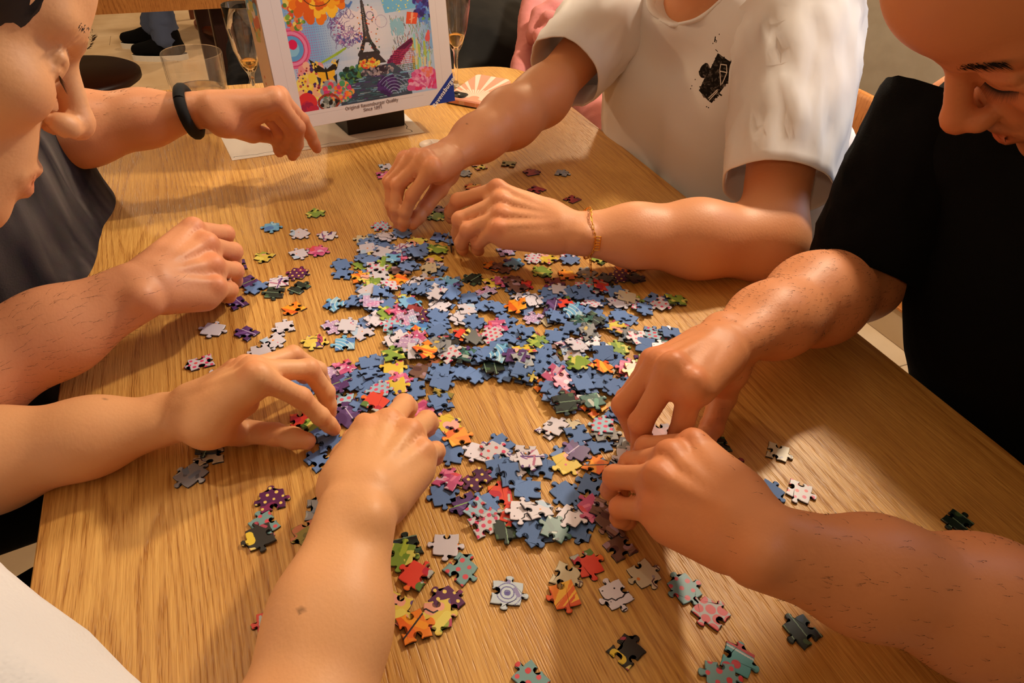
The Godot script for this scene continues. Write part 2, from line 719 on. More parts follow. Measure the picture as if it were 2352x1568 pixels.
	M.body_hair = plain(Color(0.10, 0.055, 0.03), 0.6)


# ---------------------------------------------------------------- the room
func room() -> void:
	# floor boards across the room, each its own piece
	var fl := struct("floor", box_mesh(Vector3(-3.4, -0.12, -6.7), Vector3(1.9, -0.012, 2.7)), M.edge)
	var k := 0
	var z := -6.6
	var w := 0.19
	while z < 2.6:
		var cut := fposmod(k * 1.37, 2.4) - 2.2
		for part in [[-3.3, cut], [cut, cut + 2.4], [cut + 2.4, 1.8]]:
			var a := maxf(part[0], -3.3)
			var b := minf(part[1], 1.8)
			if b - a > 0.1:
				var o := put("plank", box_mesh(Vector3(a + 0.001, -0.02, z + 0.001), Vector3(b - 0.001, 0.0, z + w - 0.001), 0.0015), M.pale_floor, fl)
				o.name = "plank"
		z += w
		k += 1
	struct("ceiling", box_mesh(Vector3(-3.4, 2.75, -6.7), Vector3(1.9, 2.9, 2.7)), M.ceiling)
	struct("wall_left", box_mesh(Vector3(-3.45, 0.0, -6.7), Vector3(-3.3, 2.75, 2.7)), M.wall)
	struct("wall_back", box_mesh(Vector3(-3.3, 0.0, -6.75), Vector3(1.74, 2.75, -6.6)), M.wall)
	struct("wall_front", box_mesh(Vector3(-3.3, 0.0, 2.6), Vector3(1.74, 2.75, 2.75)), M.wall)
	var st := begin()
	var z0 := WINZ - 0.38
	var z1 := WINZ + 0.38
	add_box(st, Vector3(1.74, 0, -6.7), Vector3(1.9, 2.75, z0))
	add_box(st, Vector3(1.74, 0, z1), Vector3(1.9, 2.75, 2.7))
	add_box(st, Vector3(1.74, 0, z0), Vector3(1.9, 0.95, z1))
	add_box(st, Vector3(1.74, 2.3, z0), Vector3(1.9, 2.75, z1))
	st.generate_normals()
	struct("wall_right", st.commit(), M.wall)
	var sk := struct("baseboard_right", box_mesh(Vector3(1.658, 0.0, -6.6), Vector3(1.74, 0.098, 2.6), 0.002), M.pale_floor)
	put("ledge", box_mesh(Vector3(1.652, 0.098, -6.6), Vector3(1.736, 0.108, 2.6), 0.002), M.beech, sk)
	var win := Node3D.new()
	win.name = "unseen_window_1"  # out of view, sized and placed to send daylight onto the white sleeve
	win.set_meta("kind", "structure")
	add_child(win)
	st = begin()
	for e in [[z0, z0 + 0.06, 0.95, 2.3], [z1 - 0.06, z1, 0.95, 2.3], [WINZ - 0.03, WINZ + 0.03, 1.01, 2.24], [z0 + 0.06, z1 - 0.06, 0.95, 1.01], [z0 + 0.06, z1 - 0.06, 2.24, 2.3]]:
		add_box(st, Vector3(1.79, e[2], e[0]), Vector3(1.85, e[3], e[1]), 0.004)
	st.generate_normals()
	put("window_frame", st.commit(), M.white_paint, win)
	for s in [[z0 + 0.06, WINZ - 0.03], [WINZ + 0.03, z1 - 0.06]]:
		put("pane", box_mesh(Vector3(1.818, 1.01, s[0]), Vector3(1.822, 2.24, s[1])), M.pane, win)
	put("window_sill", box_mesh(Vector3(1.70, 0.92, z0 - 0.05), Vector3(1.80, 0.95, z1 + 0.05), 0.004), M.white_paint, win)
	# lamps, all of them out of view
	unseen_pendant(LAMP, LAMP_E, 0.055, "unseen opal glass globe lamp, main light on the puzzle table from the right")  # out of view; its place follows the shadows on the table
	unseen_pendant(Vector3(1.38, 1.55, -2.15), 1.2, 0.055, "unseen opal glass globe lamp beside the right wall, placed for the sheen on the table")  # out of view, placed for the glare near the white t-shirt
	unseen_pendant(Vector3(-1.1, 1.95, -3.2), 3.2, 0.09, "unseen opal glass globe lamp over the aisle, placed to light the floor beyond the table")  # out of view, lights the background floor
	unseen_pendant(Vector3(0.9, 2.0, -5.2), 3.4, 0.09, "unseen opal glass globe lamp farthest back, placed to light the rear of the room")  # out of view, lights the far end of the room
	unseen_pendant(Vector3(-1.2, 2.0, 0.9), FILL, 0.09, "added fill lamp, an opal glass globe out of view behind left of the camera")  # fill added behind the camera to lift the white shirt front
	# a downlight out of view, placed to light the left side of the table
	var t := thing("unseen_ceiling_spotlight", "unseen ceiling spotlight placed to light the left side of the puzzle table", "lamp", Vector3(-0.3, 2.75, -0.80))
	put("housing", lathe_mesh(PackedVector2Array([Vector2(0.0, -0.05), Vector2(0.045, -0.05), Vector2(0.045, -0.10), Vector2(0.052, -0.10), Vector2(0.052, 0.0), Vector2(0.0, 0.0)]), 32), M.white_paint, t)
	put("bulb", lathe_mesh(PackedVector2Array([Vector2(0.0, -0.062), Vector2(0.040, -0.062), Vector2(0.040, -0.058), Vector2(0.0, -0.058)]), 24), M.bulb, t)
	var l := SpotLight3D.new()
	l.name = "unseen_lamp_light"
	l.light_color = WARM
	l.light_energy = SPOT
	l.light_size = 0.045
	l.spot_angle = 26.0
	l.spot_angle_attenuation = 1.0
	l.spot_range = 8.0
	l.spot_attenuation = 2.0
	l.shadow_enabled = true
	t.add_child(l)
	l.position = Vector3(0, -0.11, 0)
	l.rotation_degrees = Vector3(-90, 0, 0)


const SPOT := 2.9
const FILL := 0.8


func unseen_pendant(at: Vector3, power: float, r: float, label: String) -> void:  # a globe lamp beyond the frame
	var t := thing("unseen_pendant_lamp", label, "lamp", at)
	var s := SphereMesh.new()
	s.radius = r
	s.height = 2 * r
	put("bulb", s, M.bulb, t)
	put("cord", sweep_mesh(PackedVector3Array([Vector3(0, r + 0.02, 0), Vector3(0, 2.75 - at.y, 0)]), PackedFloat32Array([0.003, 0.003]), 8), M.black, t)
	put("cap", lathe_mesh(PackedVector2Array([Vector2(0.0, r - 0.012), Vector2(r * 0.45, r - 0.012), Vector2(r * 0.45, r + 0.012), Vector2(0.008, r + 0.03), Vector2(0.0, r + 0.03)]), 24), M.brass, t)
	var l := OmniLight3D.new()
	l.name = "unseen_lamp_light"
	l.light_color = WARM if at == LAMP else WARMER
	l.light_energy = power
	l.light_size = r * 0.9
	l.omni_range = 14.0
	l.omni_attenuation = 2.0
	l.shadow_enabled = true
	t.add_child(l)


func with_uv(m: ArrayMesh, f: Callable) -> ArrayMesh:
	var out := ArrayMesh.new()
	for s in m.get_surface_count():
		var a := m.surface_get_arrays(s)
		var v: PackedVector3Array = a[Mesh.ARRAY_VERTEX]
		var uv := PackedVector2Array()
		uv.resize(v.size())
		for i in v.size():
			uv[i] = f.call(v[i])
		a[Mesh.ARRAY_TEX_UV] = uv
		var st := SurfaceTool.new()
		st.create_from_arrays(a)
		st.generate_tangents()
		out = st.commit(out)
	return out


func table() -> void:
	var t := thing("oak_table", "long oak veneer table covered with loose jigsaw pieces", "table", Vector3(0.2, 0, -0.7))
	var off := Vector3(-0.2, 0, 0.7)
	var top := PackedVector2Array()
	for c in [[0.585, -0.07, 0.13, 0.0], [-0.183, -0.07, 0.05, PI / 2], [-0.183, -1.355, 0.075, PI], [0.593, -1.355, 0.08, PI * 1.5]]:
		var sx := 1.0 if c[0] > 0 else -1.0
		var sz := 1.0 if c[1] > -0.5 else -1.0
		for k in 11:
			var a: float = c[3] + PI / 2 * k / 10
			top.append(Vector2(c[0] - sx * c[2] + cos(a) * c[2] + off.x, c[1] - sz * c[2] + sin(a) * c[2] + off.z))
	var m := prism_mesh(top, TH - 0.003, TH, 0.0012)
	put("table_top", with_uv(m, func(p: Vector3) -> Vector2: return Vector2((p.x + 0.4) / 0.8, (p.z + 0.7) / 1.4)), M.oak, t)
	put("table_edge", prism_mesh(top, TH - 0.028, TH - 0.003, 0.0), M.edge, t)
	for s in [[-0.13, -1.28], [0.52, -1.28], [-0.13, -0.14], [0.50, -0.16]]:
		var a := Vector3(s[0], 0, s[1]) + off
		put("leg", sweep_mesh(PackedVector3Array([a, a + Vector3(0, TH - 0.028, 0)]), PackedFloat32Array([0.022, 0.03]), 16), M.brown_wood, t)
	var st := begin()
	add_box(st, Vector3(-0.12, TH - 0.1, -1.27) + off, Vector3(0.51, TH - 0.03, -1.25) + off, 0.002)
	add_box(st, Vector3(-0.12, TH - 0.1, -0.17) + off, Vector3(0.51, TH - 0.03, -0.15) + off, 0.002)
	add_box(st, Vector3(-0.14, TH - 0.1, -1.26) + off, Vector3(-0.12, TH - 0.03, -0.16) + off, 0.002)
	add_box(st, Vector3(0.50, TH - 0.1, -1.26) + off, Vector3(0.52, TH - 0.03, -0.16) + off, 0.002)
	st.generate_normals()
	put("apron", st.commit(), M.brown_wood, t)


# ---------------------------------------------------------------- people
# joints in millimetres from the table top: wrist; knuckle, two finger joints and tip of index, middle, ring and little finger; four of the thumb; elbow
const JOINTS := {
	"A1": [Vector3(-79,35,-452), Vector3(-14,83,-421), Vector3(13,51,-424), Vector3(25,31,-419), Vector3(34,12,-420), Vector3(-15,76,-437), Vector3(24,58,-448), Vector3(34,33,-444), Vector3(34,12,-440), Vector3(-20,67,-452), Vector3(15,55,-474), Vector3(33,34,-473), Vector3(36,12,-470), Vector3(-29,56,-465), Vector3(3,48,-481), Vector3(14,32,-485), Vector3(21,14,-489), Vector3(-58,41,-426), Vector3(-38,10,-445), Vector3(-12,15,-427), Vector3(11,14,-412), Vector3(-300,10,-475)],
	"A2": [Vector3(30,80,-278), Vector3(50,74,-348), Vector3(54,49,-380), Vector3(58,27,-388), Vector3(65,10,-398), Vector3(66,72,-351), Vector3(87,53,-387), Vector3(94,33,-404), Vector3(93,12,-413), Vector3(78,72,-336), Vector3(99,51,-366), Vector3(106,31,-382), Vector3(106,12,-392), Vector3(83,66,-320), Vector3(98,44,-340), Vector3(100,27,-349), Vector3(98,12,-361), Vector3(26,65,-310), Vector3(34,48,-353), Vector3(45,33,-382), Vector3(60,16,-399), Vector3(-72,36,-78)],
	"D1": [Vector3(344,88,-335), Vector3(274,105,-283), Vector3(274,59,-281), Vector3(279,33,-281), Vector3(286,12,-286), Vector3(267,109,-300), Vector3(249,62,-299), Vector3(255,32,-298), Vector3(268,12,-298), Vector3(268,99,-317), Vector3(249,57,-325), Vector3(259,31,-315), Vector3(273,12,-317), Vector3(274,87,-333), Vector3(259,51,-337), Vector3(268,31,-333), Vector3(281,14,-334), Vector3(357,58,-335), Vector3(366,20,-338), Vector3(337,15,-312), Vector3(311,12,-295), Vector3(595,48,-421)],
	"D2": [Vector3(240,99,-160), Vector3(254,89,-245), Vector3(243,58,-278), Vector3(244,33,-287), Vector3(253,12,-291), Vector3(233,89,-241), Vector3(225,56,-269), Vector3(226,30,-280), Vector3(236,10,-285), Vector3(217,87,-230), Vector3(207,57,-262), Vector3(213,30,-271), Vector3(227,11,-276), Vector3(210,71,-219), Vector3(203,46,-244), Vector3(208,27,-248), Vector3(221,11,-252), Vector3(253,88,-196), Vector3(267,61,-239), Vector3(267,40,-271), Vector3(261,16,-291), Vector3(455,22,-55)],
	"B1": [Vector3(-22,118,-899), Vector3(71,128,-892), Vector3(94,93,-903), Vector3(103,70,-911), Vector3(109,49,-912), Vector3(63,133,-875), Vector3(86,91,-885), Vector3(83,64,-897), Vector3(76,44,-908), Vector3(54,123,-891), Vector3(78,84,-893), Vector3(71,61,-909), Vector3(61,44,-923), Vector3(45,113,-908), Vector3(64,80,-907), Vector3(62,62,-917), Vector3(59,45,-929), Vector3(1,110,-877), Vector3(31,82,-906), Vector3(58,66,-926), Vector3(81,53,-943), Vector3(-240,90,-930)],
	"B2": [Vector3(-98,72,-588), Vector3(-50,81,-668), Vector3(-22,52,-706), Vector3(-25,30,-724), Vector3(-34,20,-745), Vector3(-40,73,-648), Vector3(-18,44,-680), Vector3(-21,21,-699), Vector3(-30,11,-719), Vector3(-38,61,-626), Vector3(-20,37,-653), Vector3(-23,16,-668), Vector3(-34,7,-686), Vector3(-39,49,-606), Vector3(-28,30,-630), Vector3(-31,15,-642), Vector3(-40,7,-658), Vector3(-85,58,-624), Vector3(-63,45,-673), Vector3(-42,37,-707), Vector3(-28,19,-730), Vector3(-335,12,-530)],
	"C1": [Vector3(255,69,-791), Vector3(213,91,-719), Vector3(191,55,-730), Vector3(182,33,-732), Vector3(178,12,-734), Vector3(209,95,-735), Vector3(179,61,-749), Vector3(172,35,-741), Vector3(175,12,-742), Vector3(200,91,-751), Vector3(173,59,-762), Vector3(170,33,-756), Vector3(174,12,-759), Vector3(192,83,-767), Vector3(174,54,-779), Vector3(175,34,-778), Vector3(178,14,-780), Vector3(258,42,-808), Vector3(237,41,-769), Vector3(212,24,-752), Vector3(191,13,-736), Vector3(440,90,-912)],
	"C2": [Vector3(336,57,-589), Vector3(272,82,-663), Vector3(237,58,-696), Vector3(233,37,-711), Vector3(237,19,-725), Vector3(268,76,-644), Vector3(225,56,-655), Vector3(228,31,-669), Vector3(233,12,-680), Vector3(262,68,-627), Vector3(228,52,-637), Vector3(225,29,-650), Vector3(231,11,-661), Vector3(253,60,-613), Vector3(239,37,-632), Vector3(242,22,-643), Vector3(250,10,-655), Vector3(320,60,-622), Vector3(300,44,-661), Vector3(269,30,-680), Vector3(244,17,-694), Vector3(564,37,-527)],
}
const FOREFINGERS := [1.0, 1.03, 0.97, 0.86]


func lin(c: Color) -> Color:
	return c.srgb_to_linear()


func arm(hull: Hull, who: String, s: float, shoulder: Vector3, tone: Color, thick := 1.0, cell := 0.0027) -> Dictionary:
	var j := PackedVector3Array()
	for q: Vector3 in JOINTS[who]:
		j.append(tm(q.x, q.y, q.z))
	var w := j[0]
	var e := j[21]
	var lo := w
	var hi := w
	var up_end := e.lerp(shoulder, 0.62)
	for q in j:
		lo = lo.min(q)
		hi = hi.max(q)
	lo = lo.min(up_end)
	hi = hi.max(up_end)
	var f := Field.new(lo - Vector3.ONE * 0.07, hi + Vector3.ONE * 0.07, cell)
	var across := (j[1] - j[13]).normalized()
	var along := ((j[5] + j[9]) * 0.5 - w).normalized()
	var palm := across.cross(along).normalized()
	if palm.y > 0.0:
		palm = -palm
	across = along.cross(palm).normalized() * signf(along.cross(palm).dot(across))
	# forearm: two bones at the wrist, a full belly below the elbow
	var belly := w.lerp(e, 0.62)
	var mid := w.lerp(e, 0.3)
	for q in [-1.0, 1.0]:
		f.cone(w + across * q * 0.0105 * s - along * 0.004, mid + across * q * 0.009 * s, 0.0165 * s * (0.9 + 0.1 * thick), 0.0225 * s * thick, 0.02)
		f.cone(mid + across * q * 0.009 * s, belly + across * q * 0.006 * s, 0.0225 * s * thick, 0.0315 * s * thick, 0.03)
		f.cone(belly + across * q * 0.006 * s, e + across * q * 0.003 * s, 0.0315 * s * thick, 0.0325 * s * thick, 0.03)
	f.cone(e, up_end, 0.0335 * s * thick, 0.043 * s * thick, 0.035)
	f.ball(w + across * 0.5 * 0.022 * s * -1.0 - palm * 0.011 * s - along * 0.012, 0.008 * s, 0.014)   # the wrist's outer bone
	# the palm
	for k in 4:
		var m := j[1 + 4 * k]
		var root := w + across * (0.0135 - 0.009 * k) * s + along * 0.016 * s + palm * 0.001
		f.cone(root, m + palm * 0.002 * s, 0.0145 * s, [0.0118, 0.0122, 0.0115, 0.0102][k] * s, 0.008)
		f.cone(root + palm * 0.007 * s, m + palm * 0.007 * s - along * 0.012 * s, 0.012 * s, 0.0095 * s, 0.01)
		f.cone(w.lerp(m, 0.25) - palm * 0.0125 * s, m - palm * 0.0085 * s, 0.0028 * s, 0.0032 * s, 0.007)   # its sinew
		f.ball(m - palm * 0.0035 * s, [0.0102, 0.0106, 0.0098, 0.0086][k] * s, 0.006)
	f.cone(j[17], j[18] + palm * 0.002, 0.0165 * s, 0.0122 * s, 0.012)
	f.cone(w + along * 0.012, j[17], 0.0165 * s, 0.0165 * s, 0.014)
	f.cone(j[17].lerp(j[1], 0.35), j[18].lerp(j[1], 0.5), 0.010 * s, 0.0065 * s, 0.016)   # the web of the thumb
	f.cone(w - across * 0.012 * s + palm * 0.007 * s + along * 0.02, j[13] + palm * 0.008 * s - along * 0.01, 0.0135 * s, 0.0095 * s, 0.012)
	for k in 3:
		var a := j[1 + 4 * k].lerp(j[2 + 4 * k], 0.22)
		var b := j[5 + 4 * k].lerp(j[6 + 4 * k], 0.22)
		if a.distance_to(b) < 0.032:
			f.cone(a + palm * 0.002, b + palm * 0.002, 0.0072 * s, 0.0072 * s, 0.007)
	# fingers
	for k in 4:
		var q: float = FOREFINGERS[k] * s
		var a := 1 + 4 * k
		f.cone(j[a], j[a + 1], 0.0098 * q, 0.0087 * q, 0.0022)
		f.ball(j[a + 1], 0.0094 * q, 0.003)
		f.cone(j[a + 1], j[a + 2], 0.0087 * q, 0.0078 * q, 0.0022)
		f.ball(j[a + 2], 0.0082 * q, 0.003)
		f.cone(j[a + 2], j[a + 3], 0.0078 * q, 0.0066 * q, 0.0022)
		f.ball(j[a + 2].lerp(j[a + 3], 0.55) + palm * 0.001, 0.0076 * q, 0.003)
	f.cone(j[18], j[19], 0.0117 * s, 0.0098 * s, 0.004)
	f.ball(j[19], 0.0104 * s, 0.003)
	f.cone(j[19], j[20], 0.0098 * s, 0.0079 * s, 0.002)
	f.ball(j[19].lerp(j[20], 0.55), 0.0104 * s, 0.003)
	f.surface()
	var red := PackedVector3Array()
	for k in 4:
		red.append(j[1 + 4 * k] - palm * 0.01)
		red.append(j[2 + 4 * k])
		red.append(j[4 + 4 * k])
	red.append(j[19])
	red.append(j[20])
	var flush := Color(tone.r * 1.0, tone.g * 0.80, tone.b * 0.76)
	var blot := noise(22.0, 77, 2)
	var moles := PackedVector3Array()
	for k in 3:
		moles.append(w.lerp(e, 0.15 + 0.22 * k) - palm * 0.03 + across * 0.02 * sin(k * 2.3))
	var paint := func(p: Vector3, n: Vector3) -> Color:
		var t := 0.0
		for r in red:
			t = maxf(t, 1.0 - p.distance_squared_to(r) / 0.00022)
		t = maxf(t, 0.0) * 0.75 + 0.22 * blot.get_noise_3dv(p) + (0.25 if n.dot(palm) > 0.5 else 0.0)
		var c := tone.lerp(flush, clampf(t, 0.0, 1.0))
		for m in moles:
			if p.distance_squared_to(m) < 0.0000035:
				c = c * 0.45
		return c
	var first := hull.v.size()
	hull.take(f, paint)
	return {"j": j, "palm": palm, "across": across, "along": along, "first": first, "last": hull.v.size(), "s": s, "up": up_end}


func nails(who: Node3D, a: Dictionary) -> void:
	var j: PackedVector3Array = a.j
	var palm: Vector3 = a.palm
	for k in 5:
		var i := 1 + 4 * k
		var b := j[i + 2]
		var c := j[i + 3]
		var d := (c - b).normalized()
		var up := (j[i + 1] - (b + c) * 0.5)
		if k < 4:
			up = (b - (j[i + 1] + c) * 0.5)
		else:
			b = j[i + 2]
			c = j[i + 3]
		if k == 4:
			i = 17
			b = j[19]
			c = j[20]
			d = (c - b).normalized()
			up = -palm * 0.4 + (j[1] - c).cross(d).cross(d) * -1.0
			up = -palm
		up = up - d * up.dot(d)
		if up.length() < 0.0008:
			up = -palm - d * (-palm).dot(d)
		up = up.normalized()
		var side: Vector3 = d.cross(up)
		var r: float = ([0.0068, 0.0070, 0.0066, 0.0058, 0.0084][k]) * a.s
		var st := begin()
		st.set_smooth_group(0)
		var rows := []
		for y in 7:
			var row := []
			for x in 9:
				var u := (x / 8.0 - 0.5) * 2.0
				var v := y / 6.0
				var ang := u * 0.95
				var end := (1.0 - 0.28 * u * u * u * u) if v > 0.5 else 1.0
				var p = b.lerp(c, 0.42) + d * (v * end * 0.0105 * a.s + 0.25 * r * v) + (up * cos(ang) + side * sin(ang)) * (r * (1.06 - 0.10 * v)) 
				row.append(p)
			rows.append(row)
		for y in 6:
			for x in 8:
				quad(st, rows[y][x], rows[y][x + 1], rows[y + 1][x + 1], rows[y + 1][x])
		st.generate_normals()
		put("fingernail", st.commit(), M.nail, who)


func strands(who: Node3D, hull: Hull, a: Dictionary, count: int, length: float, part := "arm_hair") -> void:
	# fine hairs rooted in the skin of a forearm
	var st := begin()
	st.set_smooth_group(-1)
	var w: Vector3 = a.j[0]
	var e: Vector3 = a.j[21]
	var dir := (w - e).normalized()
	var tries := 0
	var made := 0
	while made < count and tries < count * 12:
		tries += 1
		var i := rng.randi_range(a.first, a.last - 1)
		var p := hull.v[i]
		var n := hull.n[i]
		var t := (p - e).dot(dir) / e.distance_to(w)
		if t < -0.05 or t > 1.12 or n.dot(a.palm) > 0.35 or (t > 0.95 and rng.randf() > 0.2):
			continue
		made += 1
		var g = (dir * 0.8 + n * rng.randf_range(0.15, 0.55) + a.across * rng.randf_range(-0.5, 0.2)).normalized()
		var l := length * rng.randf_range(0.5, 1.2)
		var q = p + g * l * 0.5
		var z = q + (g - n * 0.5).normalized() * l * 0.5
		var side = g.cross(n).normalized() * 0.00011
		tri(st, p - side, p + side, q)
		tri(st, q - side, q + side, z)
		tri(st, p - n * 0.0001, p + n * 0.0002, q)
	st.generate_normals()
	var o := put(part, st.commit(), M.body_hair, who)
	o.set_meta("kind", "stuff")


func head(hull: Hull, c: Vector3, f: Vector3, u: Vector3, tone: Color, man: bool, cell := 0.0032, ndy := 0.0, mdy := 0.0, brow := 0.0) -> Basis:
	f = f.normalized()
	u = (u - f * u.dot(f)).normalized()
	var b := Basis(f, u, f.cross(u))
	var h := Field.new(Vector3(-0.125, -0.15, -0.095), Vector3(0.145, 0.145, 0.095), cell)
	var id := Basis()
	var jaw := 1.06 if man else 0.97
	h.blob(Vector3(-0.018, 0.035, 0), id, Vector3(0.098, 0.092, 0.076), 0.01)
	h.blob(Vector3(0.032, 0.035, 0), id, Vector3(0.058, 0.075, 0.064), 0.02)
	if brow > 0.0:
		h.blob(Vector3(0.030, 0.062, 0), id, Vector3(0.062 + brow, 0.058, 0.066), 0.02)
	h.blob(Vector3(0.030, -0.035, 0), id, Vector3(0.056, 0.062, 0.056), 0.02)
	for s in [-1.0, 1.0]:
		h.cone(Vector3(-0.012, -0.055, s * 0.048 * jaw), Vector3(0.066, -0.100, s * 0.013), 0.022, 0.017, 0.018)
		h.blob(Vector3(0.052, -0.024, s * 0.040), id, Vector3(0.030, 0.026, 0.026), 0.014)
	h.blob(Vector3(0.074, -0.060 + mdy, 0), id, Vector3(0.022, 0.036, 0.030), 0.014)
	h.ball(Vector3(0.079, -0.102 + mdy * 0.4, 0), 0.015 * jaw, 0.014)
	for s in [-1.0, 1.0]:
		h.cone(Vector3(0.082, 0.022, s * 0.010), Vector3(0.062, 0.026, s * 0.048), 0.0115 if man else 0.009, 0.010, 0.012)
		h.blob(Vector3(0.088, 0.001, s * 0.032), id, Vector3(0.016, 0.0125, 0.019), 0.010, true)
		h.ball(Vector3(0.070, 0.000, s * 0.032), 0.0128, 0.003)
		h.cone(Vector3(0.0785, -0.0035, s * 0.020), Vector3(0.0725, -0.0035, s * 0.045), 0.0056, 0.0052, 0.003)   # lowered lid
		h.cone(Vector3(0.0800, 0.0060, s * 0.022), Vector3(0.0735, 0.0055, s * 0.045), 0.0056, 0.0052, 0.004)
	h.cone(Vector3(0.084, 0.014, 0), Vector3(0.108, -0.026 + ndy, 0), 0.0085, 0.0098, 0.008)
	h.ball(Vector3(0.110, -0.031 + ndy, 0), 0.0118 if man else 0.0108, 0.007)
	for s in [-1.0, 1.0]:
		h.blob(Vector3(0.0995, -0.036 + ndy, s * 0.0125), id, Vector3(0.0115, 0.0085, 0.0072), 0.005)
		h.cone(Vector3(0.0955, -0.056 + mdy, s * 0.004), Vector3(0.085, -0.063 + mdy, s * 0.022), 0.0062, 0.0035, 0.004)
		h.cone(Vector3(0.0945, -0.0715 + mdy, s * 0.004), Vector3(0.084, -0.066 + mdy, s * 0.021), 0.0072, 0.0035, 0.004)
		h.blob(Vector3(0.1015, -0.0425 + ndy, s * 0.0075), id, Vector3(0.0045, 0.004, 0.0035), 0.002, true)
		h.blob(Vector3(-0.008, -0.004, s * 0.077), Basis(Vector3(0, 0, 1), -0.25), Vector3(0.017, 0.031, 0.008), 0.005)
		h.blob(Vector3(-0.003, 0.000, s * 0.085), Basis(Vector3(0, 0, 1), -0.25), Vector3(0.009, 0.018, 0.006), 0.004, true)
	h.cone(Vector3(0.099, -0.0640 + mdy, -0.020), Vector3(0.099, -0.0640 + mdy, 0.020), 0.0006, 0.0006, 0.001)
	h.cone(Vector3(-0.035, -0.07, 0), Vector3(-0.06, -0.14, 0), 0.056, 0.056, 0.02)
	h.surface()
	var back := b.transposed()
	var lip := Color(tone.r * 0.82, tone.g * 0.50, tone.b * 0.50)
	var flush := Color(tone.r * 1.0, tone.g * 0.80, tone.b * 0.76)
	var stub := tone * 0.34
	var blot := noise(160.0, 5, 2)
	var paint := func(p: Vector3, n: Vector3) -> Color:
		var q := back * (p - c)
		var t := 0.0
		t = maxf(t, 1.0 - q.distance_to(Vector3(0.118, -0.034 + ndy, 0)) / 0.03)
		t = maxf(t, 0.8 - Vector3(q.x - 0.07, q.y + 0.024, absf(q.z) - 0.042).length() / 0.035)
		var k := tone.lerp(flush, clampf(t * 0.8, 0.0, 1.0))
		var l := Vector3((q.x - 0.097) * 0.7, q.y + 0.0650 - mdy, q.z * 0.55)
		if q.x > 0.082:
			k = k.lerp(lip, clampf(1.6 - l.length() / 0.0085, 0.0, 1.0))
		if man and q.x > 0.0:
			var beard := clampf((-0.048 - q.y) / 0.02, 0.0, 1.0) * clampf(1.5 - absf(q.z) / 0.05, 0.0, 1.0)
			var tash := clampf(1.4 - Vector3(0, (q.y + 0.0515) * 1.4, q.z * 0.5).length() / 0.010, 0.0, 1.0) * float(q.x > 0.085)
			k = k.lerp(stub, clampf((beard * 0.45 + tash * 0.9) * (0.75 + 0.5 * blot.get_noise_3dv(q)) - (1.2 if l.length() < 0.008 else 0.0), 0.0, 0.85))
		return k
	hull.take(h, paint, Transform3D(b, c))
	return b


func face_hair(who: Node3D, c: Vector3, b: Basis, man: bool) -> void:
	var fine := 170 if man else 70
	var mat: Material = M.hair if man else M.body_hair
	for s in [-1.0, 1.0]:
		var st := begin()
		st.set_smooth_group(-1)
		for k in fine:
			var t := rng.randf()
			var y := rng.randf_range(-0.004, 0.0045) * (1.15 - t * 0.7)
			var p := Vector3(lerpf(0.0935, 0.0735, t * t * 0.8 + 0.2 * t), 0.0265 + 0.004 * sin(t * 2.6) + y, s * lerpf(0.011, 0.056, t))
			var g := Vector3(-0.25 * t, 0.35 - 0.9 * t + rng.randf_range(-0.2, 0.2), s).normalized() * rng.randf_range(0.006, 0.010)
			var e := Vector3(0.00022, 0.00035, 0) * (1.0 if man else 0.5)
			tri(st, c + b * (p - e), c + b * (p + e), c + b * (p + g))
			tri(st, c + b * (p - Vector3(0, 0, 0.0003)), c + b * (p + Vector3(0.0004, 0, 0.0003)), c + b * (p + g))
		st.generate_normals()
		put("eyebrow", st.commit(), mat, who)
		st = begin()
		st.set_smooth_group(-1)
		for k in 60:
			var t := k / 59.0
			var p := Vector3(0.0845 - 0.009 * t * t, -0.0035 - 0.003 * sin(t * PI), s * lerpf(0.019, 0.046, t))
			var g := Vector3(0.0065, -0.005, s * (t - 0.45) * 0.009)
			tri(st, c + b * (p - Vector3(0, 0, 0.00035)), c + b * (p + Vector3(0, 0, 0.00035)), c + b * (p + g * rng.randf_range(0.7, 1.1)))
		st.generate_normals()
		put("eyelash", st.commit(), M.hair, who)


func hair_cap(who: Node3D, c: Vector3, b: Basis, thick: float, brow_line: float, long_back := false, fx := 0.058) -> void:
	var h := Field.new(Vector3(-0.15, -0.17, -0.115), Vector3(0.13, 0.17, 0.115), 0.005)
	var id := Basis()
	h.blob(Vector3(-0.022, 0.042, 0), id, Vector3(0.098 + thick, 0.092 + thick, 0.078 + thick), 0.01)
	if long_back:
		h.cone(Vector3(-0.07, 0.0, 0), Vector3(-0.09, -0.12, 0), 0.07, 0.045, 0.03)
	h.shave(Vector3(fx, brow_line, 0), Vector3(0.86, -0.52, 0).normalized())
	h.surface()
	var g := noise(60.0, 3, 2)
	for i in h.verts.size():
		var q := h.verts[i]
		h.verts[i] = q + h.norms[i] * 0.0035 * g.get_noise_3d(q.x * 0.6, q.y * 0.6, q.z * 3.0)
	var k := Hull.new()
	k.take(h, func(_p: Vector3, _n: Vector3) -> Color: return Color.WHITE, Transform3D(b, c))
	put("hair", k.mesh(), M.hair, who)


